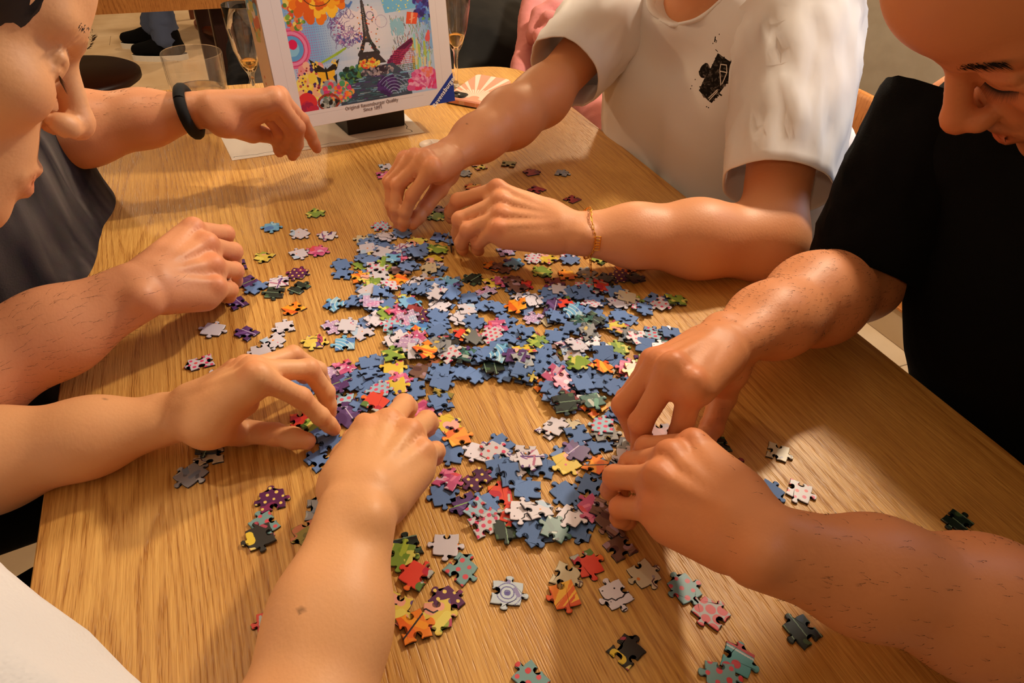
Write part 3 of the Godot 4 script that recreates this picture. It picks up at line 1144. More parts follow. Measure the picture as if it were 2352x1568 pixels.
func trunk(f: Field, p: Dictionary, grow: float) -> void:
	# pelvis, belly, chest, shoulders and the root of the neck, each as wide as it is deep times a bit
	var l: Vector3 = p.left
	var r: Vector3 = p.right
	var mid := (l + r) * 0.5
	var w := (r - l).normalized()
	var hips: Vector3 = p.hips
	var half: float = l.distance_to(r) * 0.5
	var belly: Vector3 = hips.lerp(mid, 0.33) + p.front * p.get("belly", 0.02)
	var chest: Vector3 = hips.lerp(mid, 0.70) + p.front * p.get("chest", 0.012)
	var d: float = p.depth
	for s in [-1.0, 1.0]:
		f.cone(hips + w * s * half * 0.45, belly + w * s * half * 0.40, d * 1.02 + grow, d * 0.98 + grow, 0.05)
		f.cone(belly + w * s * half * 0.40, chest + w * s * half * 0.44, d * 0.98 + grow, d * 1.0 + grow, 0.05)
		f.cone(chest + w * s * half * 0.44, mid + w * s * half * 0.74 - Vector3(0, 0.025, 0), d * 0.98 + grow, d * 0.55 + grow, 0.05)
	f.cone(mid + Vector3(0, -0.01, 0) + w * half * 0.8, mid + Vector3(0, -0.01, 0) - w * half * 0.8, d * 0.48 + grow, d * 0.48 + grow, 0.05)
	if grow > 0.0:
		for e in p.get("extra", []):
			f.cone(e[0], e[1], e[2], e[3], 0.04)
	f.cone(mid + Vector3(0, 0.01, 0), mid.lerp(p.head, 0.22) + Vector3(0, 0.0, 0), 0.075 + grow, 0.058 + grow, 0.04)


func torso_box(p: Dictionary) -> AABB:
	var b := AABB(p.left, Vector3.ZERO)
	b = b.expand(p.right)
	b = b.expand(p.hips)
	return b.grow(0.20)


func sleeve(st: SurfaceTool, path: Array, radii: Array, folds: int, seed_: int, squash := 1.0, hint := Vector3.UP) -> void:
	# a cloth tube from the shoulder to its hem, with a turned-in edge
	var pts := arc_points(path, 7)
	var n := pts.size()
	var wob := noise(1.0, seed_, 2)
	var sides := 56
	var outer := []
	for i in n:
		var t := float(i) / (n - 1)
		var at := t * (radii.size() - 1)
		var r := lerpf(radii[int(at)], radii[mini(int(at) + 1, radii.size() - 1)], at - int(at))
		var f := frame_of(pts[mini(i + 1, n - 1)] - pts[maxi(i - 1, 0)], hint)
		var ring := PackedVector3Array()
		for k in sides:
			var a := TAU * k / sides
			var c := Vector2(cos(a), sin(a))
			var crease := wob.get_noise_3d(c.x * 1.5 + t * 1.2, c.y * 1.5, t * 2.4)
			var big := wob.get_noise_3d(c.x * 0.9, c.y * 0.9, 9.0 + t)
			var amp := 0.0048 * (1.0 - 0.75 * smoothstep(0.72, 1.0, t))
			var rr := r * (1.0 + 0.07 * big) + amp * (1.0 - 2.4 * absf(crease)) 
			ring.append(pts[i] + (f.x * c.x + f.z * c.y * squash) * rr)
		outer.append(ring)
	st.set_smooth_group(0)
	for i in n - 1:
		for k in sides:
			var k2 := (k + 1) % sides
			quad(st, outer[i][k], outer[i][k2], outer[i + 1][k2], outer[i + 1][k])
	# hem: a rounded edge and the inside
	var d: Vector3 = (pts[n - 1] - pts[n - 2]).normalized()
	var ins := []
	for e in [[0.0, 0.0], [0.0012, 0.0012], [0.0, 0.0026], [-0.004, 0.003], [-0.05, 0.004]]:
		var ring := PackedVector3Array()
		for k in sides:
			var q: Vector3 = outer[n - 1][k]
			ring.append(q + d * e[0] + (pts[n - 1] - q).normalized() * e[1])
		ins.append(ring)
	for i in ins.size() - 1:
		for k in sides:
			var k2 := (k + 1) % sides
			quad(st, ins[i][k], ins[i][k2], ins[i + 1][k2], ins[i + 1][k])


func fold(h: Field, list: Array) -> void:   # raised creases and hollows: from, to, width, height
	for i in h.verts.size():
		var q := h.verts[i]
		var up := 0.0
		for e in list:
			var a: Vector3 = e[0]
			var ba: Vector3 = e[1] - a
			var t := clampf((q - a).dot(ba) / ba.length_squared(), 0.0, 1.0)
			var d = (q - a - ba * t).length_squared() / (e[2] * e[2])
			if d < 6.0:
				up += e[3] * exp(-d) * sin(PI * clampf(t * 0.9 + 0.05, 0.0, 1.0))
		h.verts[i] = q + h.norms[i] * up


func bent_normals(k: Hull) -> void:   # normals from the faces, after creases
	var n := PackedVector3Array()
	n.resize(k.v.size())
	for i in range(0, k.ix.size(), 3):
		var a := k.v[k.ix[i]]
		var c := (k.v[k.ix[i + 2]] - a).cross(k.v[k.ix[i + 1]] - a)
		for q in 3:
			n[k.ix[i + q]] += c
	for i in n.size():
		k.n[i] = n[i].normalized() if n[i].dot(k.n[i]) >= 0.0 else -n[i].normalized()


func mesh_into(st: SurfaceTool, m: ArrayMesh) -> void:
	st.append_from(m, 0, Transform3D())


func legs(who: Node3D, p: Dictionary, knees: Array, feet: Array) -> void:
	var b := torso_box(p)
	for q in knees + feet:
		b = b.expand(q)
	b = b.grow(0.12)
	var f := Field.new(b.position, b.end, 0.014)
	var w: Vector3 = (p.right - p.left).normalized()
	for k in 2:
		var s := -1.0 if k == 0 else 1.0
		var hip: Vector3 = p.hips + w * s * 0.085 - Vector3(0, 0.06, 0)
		f.cone(hip, knees[k], 0.085, 0.06, 0.03)
		f.cone(knees[k], feet[k] + Vector3(0, 0.09, 0), 0.06, 0.052, 0.02)
	f.cone(p.hips + w * 0.07 - Vector3(0, 0.05, 0), p.hips - w * 0.07 - Vector3(0, 0.05, 0), 0.11, 0.11, 0.03)
	f.surface()
	var h := Hull.new()
	h.take(f, func(_p: Vector3, _n: Vector3) -> Color: return Color.WHITE)
	put("trousers", h.mesh(), M.trousers, who)
	for k in 2:
		put("shoe", shoe_mesh(Transform3D(Basis(Vector3(p.front.x, 0, p.front.z).normalized(), Vector3.UP, Vector3(p.front.x, 0, p.front.z).normalized().cross(Vector3.UP)), feet[k])), M.shoe, who)


func shoe_mesh(t: Transform3D) -> ArrayMesh:
	var f := Field.new(Vector3(-0.11, -0.02, -0.07), Vector3(0.22, 0.15, 0.07), 0.008)
	f.cone(Vector3(-0.05, 0.035, 0), Vector3(0.05, 0.04, 0), 0.036, 0.04, 0.02)
	f.cone(Vector3(0.05, 0.038, 0), Vector3(0.15, 0.028, 0.004), 0.042, 0.030, 0.02)
	f.cone(Vector3(-0.035, 0.05, 0), Vector3(-0.03, 0.10, 0), 0.042, 0.045, 0.02)
	f.shave(Vector3(0, 0.0, 0), Vector3(0, -1, 0))
	f.surface()
	var h := Hull.new()
	h.take(f, func(_p: Vector3, _n: Vector3) -> Color: return Color.WHITE, t)
	return h.mesh()


func body(hull: Hull, p: Dictionary, tone: Color) -> void:
	var b := torso_box(p)
	b = b.expand(p.head)
	var f := Field.new(b.position, b.end, 0.011)
	trunk(f, p, -0.012)
	f.cone((p.left + p.right) * 0.5, p.neck, 0.058, 0.052, 0.02)
	for q in [[p.left, p.up_left], [p.right, p.up_right]]:
		f.cone(q[0], q[1], 0.044, 0.038, 0.02)
	f.surface()
	hull.take(f, func(_p: Vector3, _n: Vector3) -> Color: return tone)


func shirt_trunk(p: Dictionary, grow: float, cell: float, folds: Array, paint: Callable, cuts: Array) -> Hull:
	var b := torso_box(p)
	var f := Field.new(b.position, b.end, cell)
	trunk(f, p, grow)
	for c in cuts:
		if c.size() == 2:
			f.shave(c[0], c[1])
		else:
			f.blob(c[0], c[1], c[2], 0.008, true)
	f.surface()
	fold(f, folds)
	var h := Hull.new()
	h.take(f, paint)
	bent_normals(h)
	return h


func add_seam(who: Node3D, called: String, pts: Array, r: float, m: Material, flat := 0.5) -> void:
	var q := arc_points(pts, 8)
	var rr := PackedFloat32Array()
	rr.resize(q.size())
	rr.fill(r)
	put(called, sweep_mesh(q, rr, 10, true, flat), m, who)


func people() -> void:
	person_a()
	person_b()
	person_c()
	person_d()


func white(_p: Vector3, _n: Vector3) -> Color:
	return Color.WHITE


func cloth(who: Node3D, called: String, h: Hull, sleeves: Array, m: Material, label := "") -> MeshInstance3D:
	var st := begin()
	for s in sleeves:
		sleeve(st, s[0], s[1], 5, s[2], s[3] if s.size() > 3 else 1.0, s[4] if s.size() > 4 else Vector3.UP)
	st.generate_normals()
	st.index()
	var am := st.commit()
	var o := st
	o = SurfaceTool.new()
	o.begin(Mesh.PRIMITIVE_TRIANGLES)
	o.append_from(h.mesh(), 0, Transform3D())
	if m.vertex_color_use_as_albedo:
		var a := am.surface_get_arrays(0)
		var v: PackedVector3Array = a[Mesh.ARRAY_VERTEX]
		var n: PackedVector3Array = a[Mesh.ARRAY_NORMAL]
		var c := PackedColorArray()
		for i in v.size():
			c.append(tie_dye(v[i], n[i]))
		a[Mesh.ARRAY_COLOR] = c
		am = ArrayMesh.new()
		am.add_surface_from_arrays(Mesh.PRIMITIVE_TRIANGLES, a)
	o.append_from(am, 0, Transform3D())
	var q := put(called, o.commit(), m, who)
	if label:
		q.set_meta("label", label)
	return q


func person_a() -> void:
	var tone := lin(Color(0.89, 0.655, 0.46))
	var t := thing("person", "person at the near left in a white t-shirt, face in profile, looking down", "person", Vector3.ZERO)
	var p := {"left": tm(-380, 235, -560), "right": tm(-262, 245, -245), "hips": tm(-520, -230, -300), "front": Vector3(0.9, 0.0, -0.42), "depth": 0.105, "head": tm(-164, 322, -553), "neck": tm(-205, 285, -505), "belly": 0.03}
	var hull := Hull.new()
	var a1 := arm(hull, "A1", 0.92, p.left, tone, 0.96)
	var a2 := arm(hull, "A2", 0.92, p.right, tone, 0.96)
	p.up_left = a1.up
	p.up_right = a2.up
	var b := head(hull, p.head, Vector3(0.727, -0.663, -0.179), Vector3(0.552, 0.719, -0.422), tone, false, 0.0032, 0.006, -0.010)
	body(hull, p, tone)
	put("body", hull.mesh(), M.skin, t)
	nails(t, a1)
	nails(t, a2)
	face_hair(t, p.head, b, false)
	hair_cap(t, p.head, b, 0.010, 0.045, true, 0.076)
	var sh := shirt_trunk(p, 0.004, 0.008, [], white, [])
	cloth(t, "t_shirt", sh, [
		[[p.left, p.left.lerp(a1.j[21], 0.35), p.left.lerp(a1.j[21], 0.62)], [0.075, 0.068, 0.062], 3],
		[[p.right + Vector3(0.0, 0, 0), p.right.lerp(a2.j[21], 0.35), p.right.lerp(a2.j[21], 0.78)], [0.088, 0.080, 0.072], 4]], M.white_tee)
	legs(t, p, [tm(-60, -250, -600), tm(-20, -250, -300)], [Vector3(-0.05, 0, -0.5), Vector3(-0.0, 0, -0.25)])


func tie_dye(p: Vector3, n: Vector3) -> Color:   # dark cloth with paler streaks that run down it
	var g := noise(1.0, 61, 3)
	var k := g.get_noise_3d(p.x * 26.0, p.y * 3.5, p.z * 26.0)
	var m := g.get_noise_3d(p.x * 6.0 + 9.0, p.y * 4.0, p.z * 6.0)
	var t := clampf(0.30 + 0.75 * k + 0.5 * m, 0.0, 1.0)
	return lin(Color(0.13, 0.115, 0.14)).lerp(lin(Color(0.42, 0.39, 0.37)), t * t)


func person_b() -> void:
	var tone := lin(Color(0.84, 0.58, 0.42))
	var t := thing("person", "person in a dark streaked shirt with a black wristband, reaching over the table", "person", Vector3.ZERO)
	var p := {"left": tm(-335, 245, -1030), "right": tm(-375, 240, -690), "hips": tm(-480, -230, -830), "front": Vector3(0.99, 0.0, -0.1), "depth": 0.125, "head": tm(-180, 335, -990), "neck": tm(-240, 300, -930), "belly": 0.155, "chest": 0.075}
	var hull := Hull.new()
	var a1 := arm(hull, "B1", 1.0, p.left, tone, 1.0)
	var a2 := arm(hull, "B2", 1.03, p.right, tone, 1.05)
	p.up_left = a1.up
	p.up_right = a2.up
	var b := head(hull, p.head, Vector3(0.70, -0.70, 0.15), Vector3(0.72, 0.68, 0.0), tone, true, 0.0045)
	body(hull, p, tone)
	put("body", hull.mesh(), M.skin, t)
	nails(t, a1)
	nails(t, a2)
	strands(t, hull, a1, 500, 0.010)
	strands(t, hull, a2, 900, 0.011)
	hair_cap(t, p.head, b, 0.006, 0.085)
	var g := tie_dye
	var sh := shirt_trunk(p, 0.008, 0.008, [
		[tm(-210, 200, -800), tm(-170, -60, -860), 0.012, 0.010], [tm(-220, 200, -860), tm(-180, -60, -900), 0.012, -0.010],
		[tm(-230, 200, -740), tm(-180, -60, -800), 0.012, -0.008], [tm(-230, 180, -920), tm(-190, -60, -950), 0.014, 0.010]], g, [])
	cloth(t, "shirt", sh, [
		[[p.left, p.left.lerp(a1.j[21], 0.4), p.left.lerp(a1.j[21], 0.75)], [0.085, 0.075, 0.068], 13],
		[[p.right, p.right.lerp(a2.j[21], 0.35), p.right.lerp(a2.j[21], 0.62)], [0.085, 0.078, 0.070], 14]], M.dark_shirt)
	# wristband: a thick soft ring round the left wrist
	var w: Vector3 = a1.j[0]
	var d: Vector3 = (a1.j[21] - w).normalized()
	var c := w + d * 0.014
	var ring := []
	for k in 25:
		var a := TAU * k / 24
		ring.append(c + a1.across * cos(a) * 0.0315 + d.cross(a1.across) * sin(a) * 0.0255)
	add_seam(t, "wristband", ring, 0.0065, M.black, 1.0)
	legs(t, p, [tm(-50, -250, -950), tm(-50, -250, -740)], [Vector3(-0.08, 0, -0.95), Vector3(-0.08, 0, -0.74)])


func person_c() -> void:
	var tone := lin(Color(0.86, 0.59, 0.41))
	var t := thing("person", "person in a white t-shirt with a dark jigsaw print and a gold bracelet", "person", Vector3.ZERO)
	var p := {"left": tm(712, 222, -722), "right": tm(668, 195, -1055), "hips": tm(800, -235, -860), "front": Vector3(-0.99, 0.0, 0.13), "depth": 0.098, "head": tm(640, 400, -870), "neck": tm(670, 330, -885), "belly": 0.06, "extra": [[tm(800, 30, -735), tm(820, -180, -720), 0.075, 0.09]]}
	var hull := Hull.new()
	var a1 := arm(hull, "C1", 0.93, p.right, tone, 1.0)
	var a2 := arm(hull, "C2", 1.0, p.left, tone, 1.04)
	p.up_left = a2.up
	p.up_right = a1.up
	var b := head(hull, p.head, Vector3(-0.82, -0.55, 0.1), Vector3(-0.55, 0.82, 0.0), tone, false, 0.006)
	body(hull, p, tone)
	put("body", hull.mesh(), M.skin, t)
	nails(t, a1)
	nails(t, a2)
	hair_cap(t, p.head, b, 0.012, 0.075, true)
	var mid: Vector3 = (p.left + p.right) * 0.5
	var sh := shirt_trunk(p, 0.012, 0.0065, [
		[tm(600, 190, -1000), tm(575, 30, -960), 0.012, 0.006], [tm(610, 190, -970), tm(590, -20, -930), 0.016, -0.005],
		[tm(600, 200, -770), tm(570, 60, -800), 0.022, -0.010], [tm(590, 120, -760), tm(575, -20, -700), 0.014, 0.006],
		[tm(580, 60, -720), tm(575, -10, -690), 0.010, -0.006], [tm(590, 30, -800), tm(570, -10, -740), 0.012, 0.005]], white,
		[[mid + p.front * 0.055 + Vector3(0, 0.085, 0), Basis(), Vector3(0.09, 0.10, 0.085)]])
	var hole: Vector3 = mid + p.front * 0.055 + Vector3(0, 0.085, 0)
	var rim := []
	rim.resize(28)
	for k in 28:
		rim[k] = [Vector3.ZERO, 0]
	for q in sh.v:
		var e := (q - hole) / Vector3(0.09, 0.10, 0.085)
		if absf(e.length() - 1.0) < 0.03:
			var k := int(fposmod(atan2(e.z, e.x), TAU) / TAU * 28.0) % 28
			if rim[k][1] == 0 or q.y > rim[k][0].y:
				rim[k] = [q, 1]
	var ring := []
	for k in 29:
		if rim[k % 28][1] > 0:
			ring.append(rim[k % 28][0] - Vector3(0, 0.003, 0))
	if ring.size() > 8:
		add_seam(t, "collar", ring, 0.0075, M.white_tee, 0.45)
	printed_shirt(sh.v.size(), p, cloth(t, "t_shirt", sh, [
		[[p.right - Vector3(0, 0.0, -0.02), p.right.lerp(a1.j[21], 0.36), p.right.lerp(a1.j[21], 0.78)], [0.080, 0.070, 0.060], 23],
		[[p.left - Vector3(0, 0, 0.01), p.left.lerp(a2.j[21], 0.36), p.left.lerp(a2.j[21], 0.76)], [0.080, 0.070, 0.064], 24]], M.white_tee))
	bracelet(t, a2)
	legs(t, p, [tm(420, -260, -770), tm(420, -260, -960)], [Vector3(0.45, 0, -0.78), Vector3(0.45, 0, -0.98)])


func person_d() -> void:
	var tone := lin(Color(0.86, 0.57, 0.385))
	var t := thing("person", "person in a black t-shirt at the near right, head bowed over the table", "person", Vector3.ZERO)
	var p := {"left": tm(660, 235, -10), "right": tm(675, 212, -440), "hips": tm(850, -240, -120), "front": Vector3(-0.98, 0.0, -0.18), "depth": 0.118, "head": tm(544, 366, -317), "neck": tm(610, 315, -275), "belly": 0.03}
	var hull := Hull.new()
	var a1 := arm(hull, "D1", 1.0, p.right, tone, 1.06)
	var a2 := arm(hull, "D2", 1.0, p.left, tone, 1.0)
	p.up_left = a2.up
	p.up_right = a1.up
	var b := head(hull, p.head, Vector3(-0.487, -0.826, -0.285), Vector3(-0.793, 0.555, -0.253), tone, true, 0.0032, 0.0, 0.0, 0.012)
	body(hull, p, tone)
	put("body", hull.mesh(), M.skin, t)
	nails(t, a1)
	nails(t, a2)
	strands(t, hull, a1, 1300, 0.010)
	strands(t, hull, a2, 500, 0.007)
	face_hair(t, p.head, b, true)
	hair_cap(t, p.head, b, 0.003, 0.11)
	var sh := shirt_trunk(p, 0.010, 0.009, [], white, [])
	cloth(t, "t_shirt", sh, [
		[[p.right, p.right.lerp(a1.j[21], 0.5), a1.j[21] + Vector3(-0.004, 0.012, 0.012)], [0.080, 0.075, 0.062], 33],
		[[p.left, p.left.lerp(a2.j[21], 0.35), p.left.lerp(a2.j[21], 0.62)], [0.085, 0.075, 0.068], 34]], M.black_tee)
	legs(t, p, [tm(480, -255, -60), tm(500, -255, -240)], [Vector3(0.5, 0, -0.06), Vector3(0.52, 0, -0.25)])


func printed_shirt(own: int, p: Dictionary, shirt: MeshInstance3D) -> void:
	# a stamped black jigsaw piece on the left of the chest: the print is laid on flat from the front
	var d := sight(1640, 176)
	var a := shirt.mesh.surface_get_arrays(0)
	var v: PackedVector3Array = a[Mesh.ARRAY_VERTEX]
	var n: PackedVector3Array = a[Mesh.ARRAY_NORMAL]
	var best := 1e9
	var at := Vector3.ZERO
	for q in v:
		var t := (q - EYE).dot(d)
		var off := (q - EYE - d * t).length()
		if off < 0.008 and t < best:
			best = t
			at = q
	var across: Vector3 = (p.left - p.right)
	across.y = 0.0
	across = across.normalized()
	var up := Vector3(0.28, 0.96, 0.0).normalized()
	var w := 0.13
	var uv := PackedVector2Array()
	uv.resize(v.size())
	for i in v.size():
		var q := v[i] - at
		var e := Vector2(0.5 + q.dot(across) / w, 0.5 - q.dot(up) / w)
		if i >= own or n[i].dot(p.front) < -0.2:
			e = Vector2(3, 3)
		uv[i] = e
	a[Mesh.ARRAY_TEX_UV] = uv
	var m := ArrayMesh.new()
	m.add_surface_from_arrays(Mesh.PRIMITIVE_TRIANGLES, a)
	shirt.mesh = m
	var white_ := Color(0.90, 0.885, 0.88)
	var k := Pen.new(13.0, 13.0, 56.0, white_)
	var ink := Color(0.10, 0.085, 0.08)
	# body, knob at its left, long knob at the upper right, the right edge cut slantwise
	k.poly([Vector2(4.9, 9.1), Vector2(7.9, 8.7), Vector2(8.6, 8.5), Vector2(8.0, 7.0), Vector2(6.9, 3.2), Vector2(6.3, 3.3), Vector2(4.2, 3.9), Vector2(4.2, 5.6), Vector2(4.6, 7.2)], ink)
	k.disc(3.7, 6.4, 0.92, ink)
	k.poly([Vector2(3.9, 5.7), Vector2(4.8, 5.6), Vector2(4.8, 7.0), Vector2(4.0, 7.1)], ink)
	k.line(Vector2(7.6, 8.6), Vector2(7.9, 10.0), 0.32, ink, 0.36)
	k.disc(8.0, 10.3, 0.55, ink)
	for i in 240:
		var t := k.rng.randf()
		var x := k.rng.randf_range(3.0, 8.4)
		var y := k.rng.randf_range(3.5, 9.0)
		var c := k.im.get_pixel(int(x * k.k), k.h - int(y * k.k))
		if c.r < 0.5:
			k.line(Vector2(x, y), Vector2(x + k.rng.randf_range(-0.5, 0.5), y + k.rng.randf_range(-0.3, 0.3)), 0.10, ink.lerp(Color(0.55, 0.50, 0.46), t * t * 0.7))
	var li := Color(0.86, 0.82, 0.78)
	for e in [[6.0, 8.0, 6.9, 8.2], [6.9, 8.2, 7.3, 7.4], [7.3, 7.4, 7.2, 5.9], [6.0, 8.0, 6.1, 7.4], [6.1, 7.4, 7.1, 5.7], [6.2, 7.2, 7.3, 7.4], [6.2, 3.6, 6.9, 5.0], [6.4, 3.4, 7.0, 4.8]]:
		k.line(Vector2(e[0], e[1]), Vector2(e[2], e[3]), 0.06, li)
	for e in [[3.6, 10.6], [3.7, 10.3], [4.0, 10.2], [4.2, 11.2], [3.5, 9.9], [2.7, 4.9], [2.6, 4.0], [2.6, 3.6], [6.4, 2.5], [6.7, 2.5]]:
		k.disc(e[0], e[1], 0.08, ink)
	k.line(Vector2(3.6, 10.7), Vector2(3.7, 10.2), 0.1, ink)
	k.line(Vector2(3.7, 10.45), Vector2(4.1, 10.35), 0.05, ink)
	k.line(Vector2(4.3, 9.35), Vector2(4.8, 9.25), 0.04, ink)
	var mat: StandardMaterial3D = plain(Color.WHITE, 0.92)
	mat.albedo_texture = ImageTexture.create_from_image(k.im)
	mat.texture_repeat = false
	mat.metallic_specular = 0.25
	shirt.material_override = mat


func ring_mesh(c: Vector3, x: Vector3, y: Vector3, r: float) -> ArrayMesh:   # a closed link
	var pts := PackedVector3Array()
	var rr := PackedFloat32Array()
	for k in 11:
		var a := TAU * k / 10
		pts.append(c + x * cos(a) + y * sin(a))
		rr.append(r)
	return sweep_mesh(pts, rr, 6, false, 1.0, x.cross(y).normalized())


func bracelet(who: Node3D, a: Dictionary) -> void:
	var w: Vector3 = a.j[0]
	var d: Vector3 = (a.j[21] - w).normalized()
	var x: Vector3 = (a.across - d * a.across.dot(d)).normalized()
	var y: Vector3 = d.cross(x)
	var c := w + d * 0.016
	var st := begin()
	var n := 40
	for k in n:
		var t := TAU * k / n
		var o := x * cos(t) * 0.0305 + y * sin(t) * 0.0245 + d * 0.002 * sin(t * 3.0)
		var g := (-x * sin(t) * 0.0305 + y * cos(t) * 0.0245).normalized()
		var side := d if k % 2 == 0 else o.normalized()
		st.append_from(ring_mesh(c + o, g * 0.0031, side * 0.0011, 0.00045), 0, Transform3D())
	# a loose end hangs down to the table and carries a small disc
	var low := c - Vector3(0, 0.026, 0) + Vector3(0.0, 0, 0.014)
	for k in 5:
		st.append_from(ring_mesh(low - Vector3(0, 0.004 * k, -0.0015 * k), Vector3(0, 0.0028, 0), Vector3(0.001, 0, 0), 0.00045), 0, Transform3D())
	put("bracelet", st.commit(), M.brass, who)
	put("bracelet_disc", lathe_mesh(PackedVector2Array([Vector2(0.0, 0.0), Vector2(0.0038, 0.0), Vector2(0.0041, 0.0004), Vector2(0.0038, 0.0008), Vector2(0.0, 0.0008)]), 20), M.brass, who, Transform3D(Basis(Vector3(1, 0, 0), 0.5), Vector3(low.x - 0.006, TH + 0.0045, low.z + 0.010)))
	# name plate of upright gold bars
	st = begin()
	for k in 6:
		var t := 2.25 + k * 0.105
		var o := x * cos(t) * 0.0315 + y * sin(t) * 0.0255
		var g := (-x * sin(t) * 0.0305 + y * cos(t) * 0.0245).normalized()
		add_box(st, Vector3(-0.0004, -0.0035, -0.0005), Vector3(0.0008, 0.0035, 0.0005), 0.0002, Transform3D(Basis(g, d, g.cross(d)), c + o + d * 0.004))
	for s in [-0.003, 0.003]:
		add_box(st, Vector3(-0.008, s - 0.0005, -0.0005), Vector3(0.008, s + 0.0005, 0.0004), 0.0002, Transform3D(Basis((-x * sin(2.5) + y * cos(2.5)).normalized(), d, (-x * sin(2.5) + y * cos(2.5)).normalized().cross(d)), c + x * cos(2.5) * 0.0318 + y * sin(2.5) * 0.0258 + d * 0.004))
	st.generate_normals()
	put("bracelet_plate", st.commit(), M.brass, who)


# ---------------------------------------------------------------- things on the table
class Pen:   # draws flat print
	var im: Image
	var k: float   # pixels per unit
	var h: int
	var rng := RandomNumberGenerator.new()

	func _init(w: float, hh: float, scale: float, c: Color) -> void:
		k = scale
		h = int(hh * k)
		im = Image.create_empty(int(w * k), h, false, Image.FORMAT_RGB8)
		im.fill(c)
		rng.seed = 5

	func disc(x: float, y: float, r: float, c: Color) -> void:
		var cx := x * k
		var cy := h - y * k
		var rr := maxf(r * k, 0.6)
		for dy in range(-int(rr) - 1, int(rr) + 2):
			var w := rr * rr - dy * dy
			if w < 0.0:
				continue
			w = sqrt(w)
			im.fill_rect(Rect2i(int(cx - w), int(cy) + dy, int(2 * w) + 1, 1), c)

	func line(a: Vector2, b: Vector2, r: float, c: Color, r2 := -1.0) -> void:
		var q := r if r2 < 0.0 else r2
		var n := int(a.distance_to(b) / maxf(minf(r, q) * 0.7, 0.5 / k)) + 1
		for i in n + 1:
			var t := float(i) / n
			var p := a.lerp(b, t)
			disc(p.x, p.y, lerpf(r, q, t), c)

	func poly(pts: Array, c: Color) -> void:
		var p := PackedVector2Array()
		var y0 := 1e9
		var y1 := -1e9
		for q: Vector2 in pts:
			p.append(q)
			y0 = minf(y0, q.y)
			y1 = maxf(y1, q.y)
		for row in range(int(y0 * k), int(y1 * k) + 1):
			var y := (row + 0.5) / k
			var xs := []
			for i in p.size():
				var a := p[i]
				var b := p[(i + 1) % p.size()]
				if (a.y > y) != (b.y > y):
					xs.append(a.x + (y - a.y) / (b.y - a.y) * (b.x - a.x))
			xs.sort()
			for i in range(0, xs.size() - 1, 2):
				im.fill_rect(Rect2i(int(xs[i] * k), h - row, int((xs[i + 1] - xs[i]) * k) + 1, 1), c)

	func spray(x: float, y: float, rx: float, ry: float, n: int, r0: float, r1: float, cols: Array) -> void:
		for i in n:
			var a := rng.randf() * TAU
			var q := sqrt(rng.randf())
			disc(x + cos(a) * q * rx, y + sin(a) * q * ry, rng.randf_range(r0, r1), cols[rng.randi() % cols.size()])

	func flower(x: float, y: float, r: float, n: int, cols: Array, from := 0.0, to := TAU) -> void:
		for ring in [1.0, 0.8, 0.6, 0.42, 0.25]:
			for i in n:
				var a := lerpf(from, to, (i + rng.randf() * 0.7) / n)
				var d := Vector2(cos(a), sin(a))
				line(Vector2(x, y) + d * r * ring * 0.45, Vector2(x, y) + d * r * ring * rng.randf_range(0.85, 1.0), r * 0.05, cols[rng.randi() % cols.size()], r * 0.11 * ring + r * 0.03)


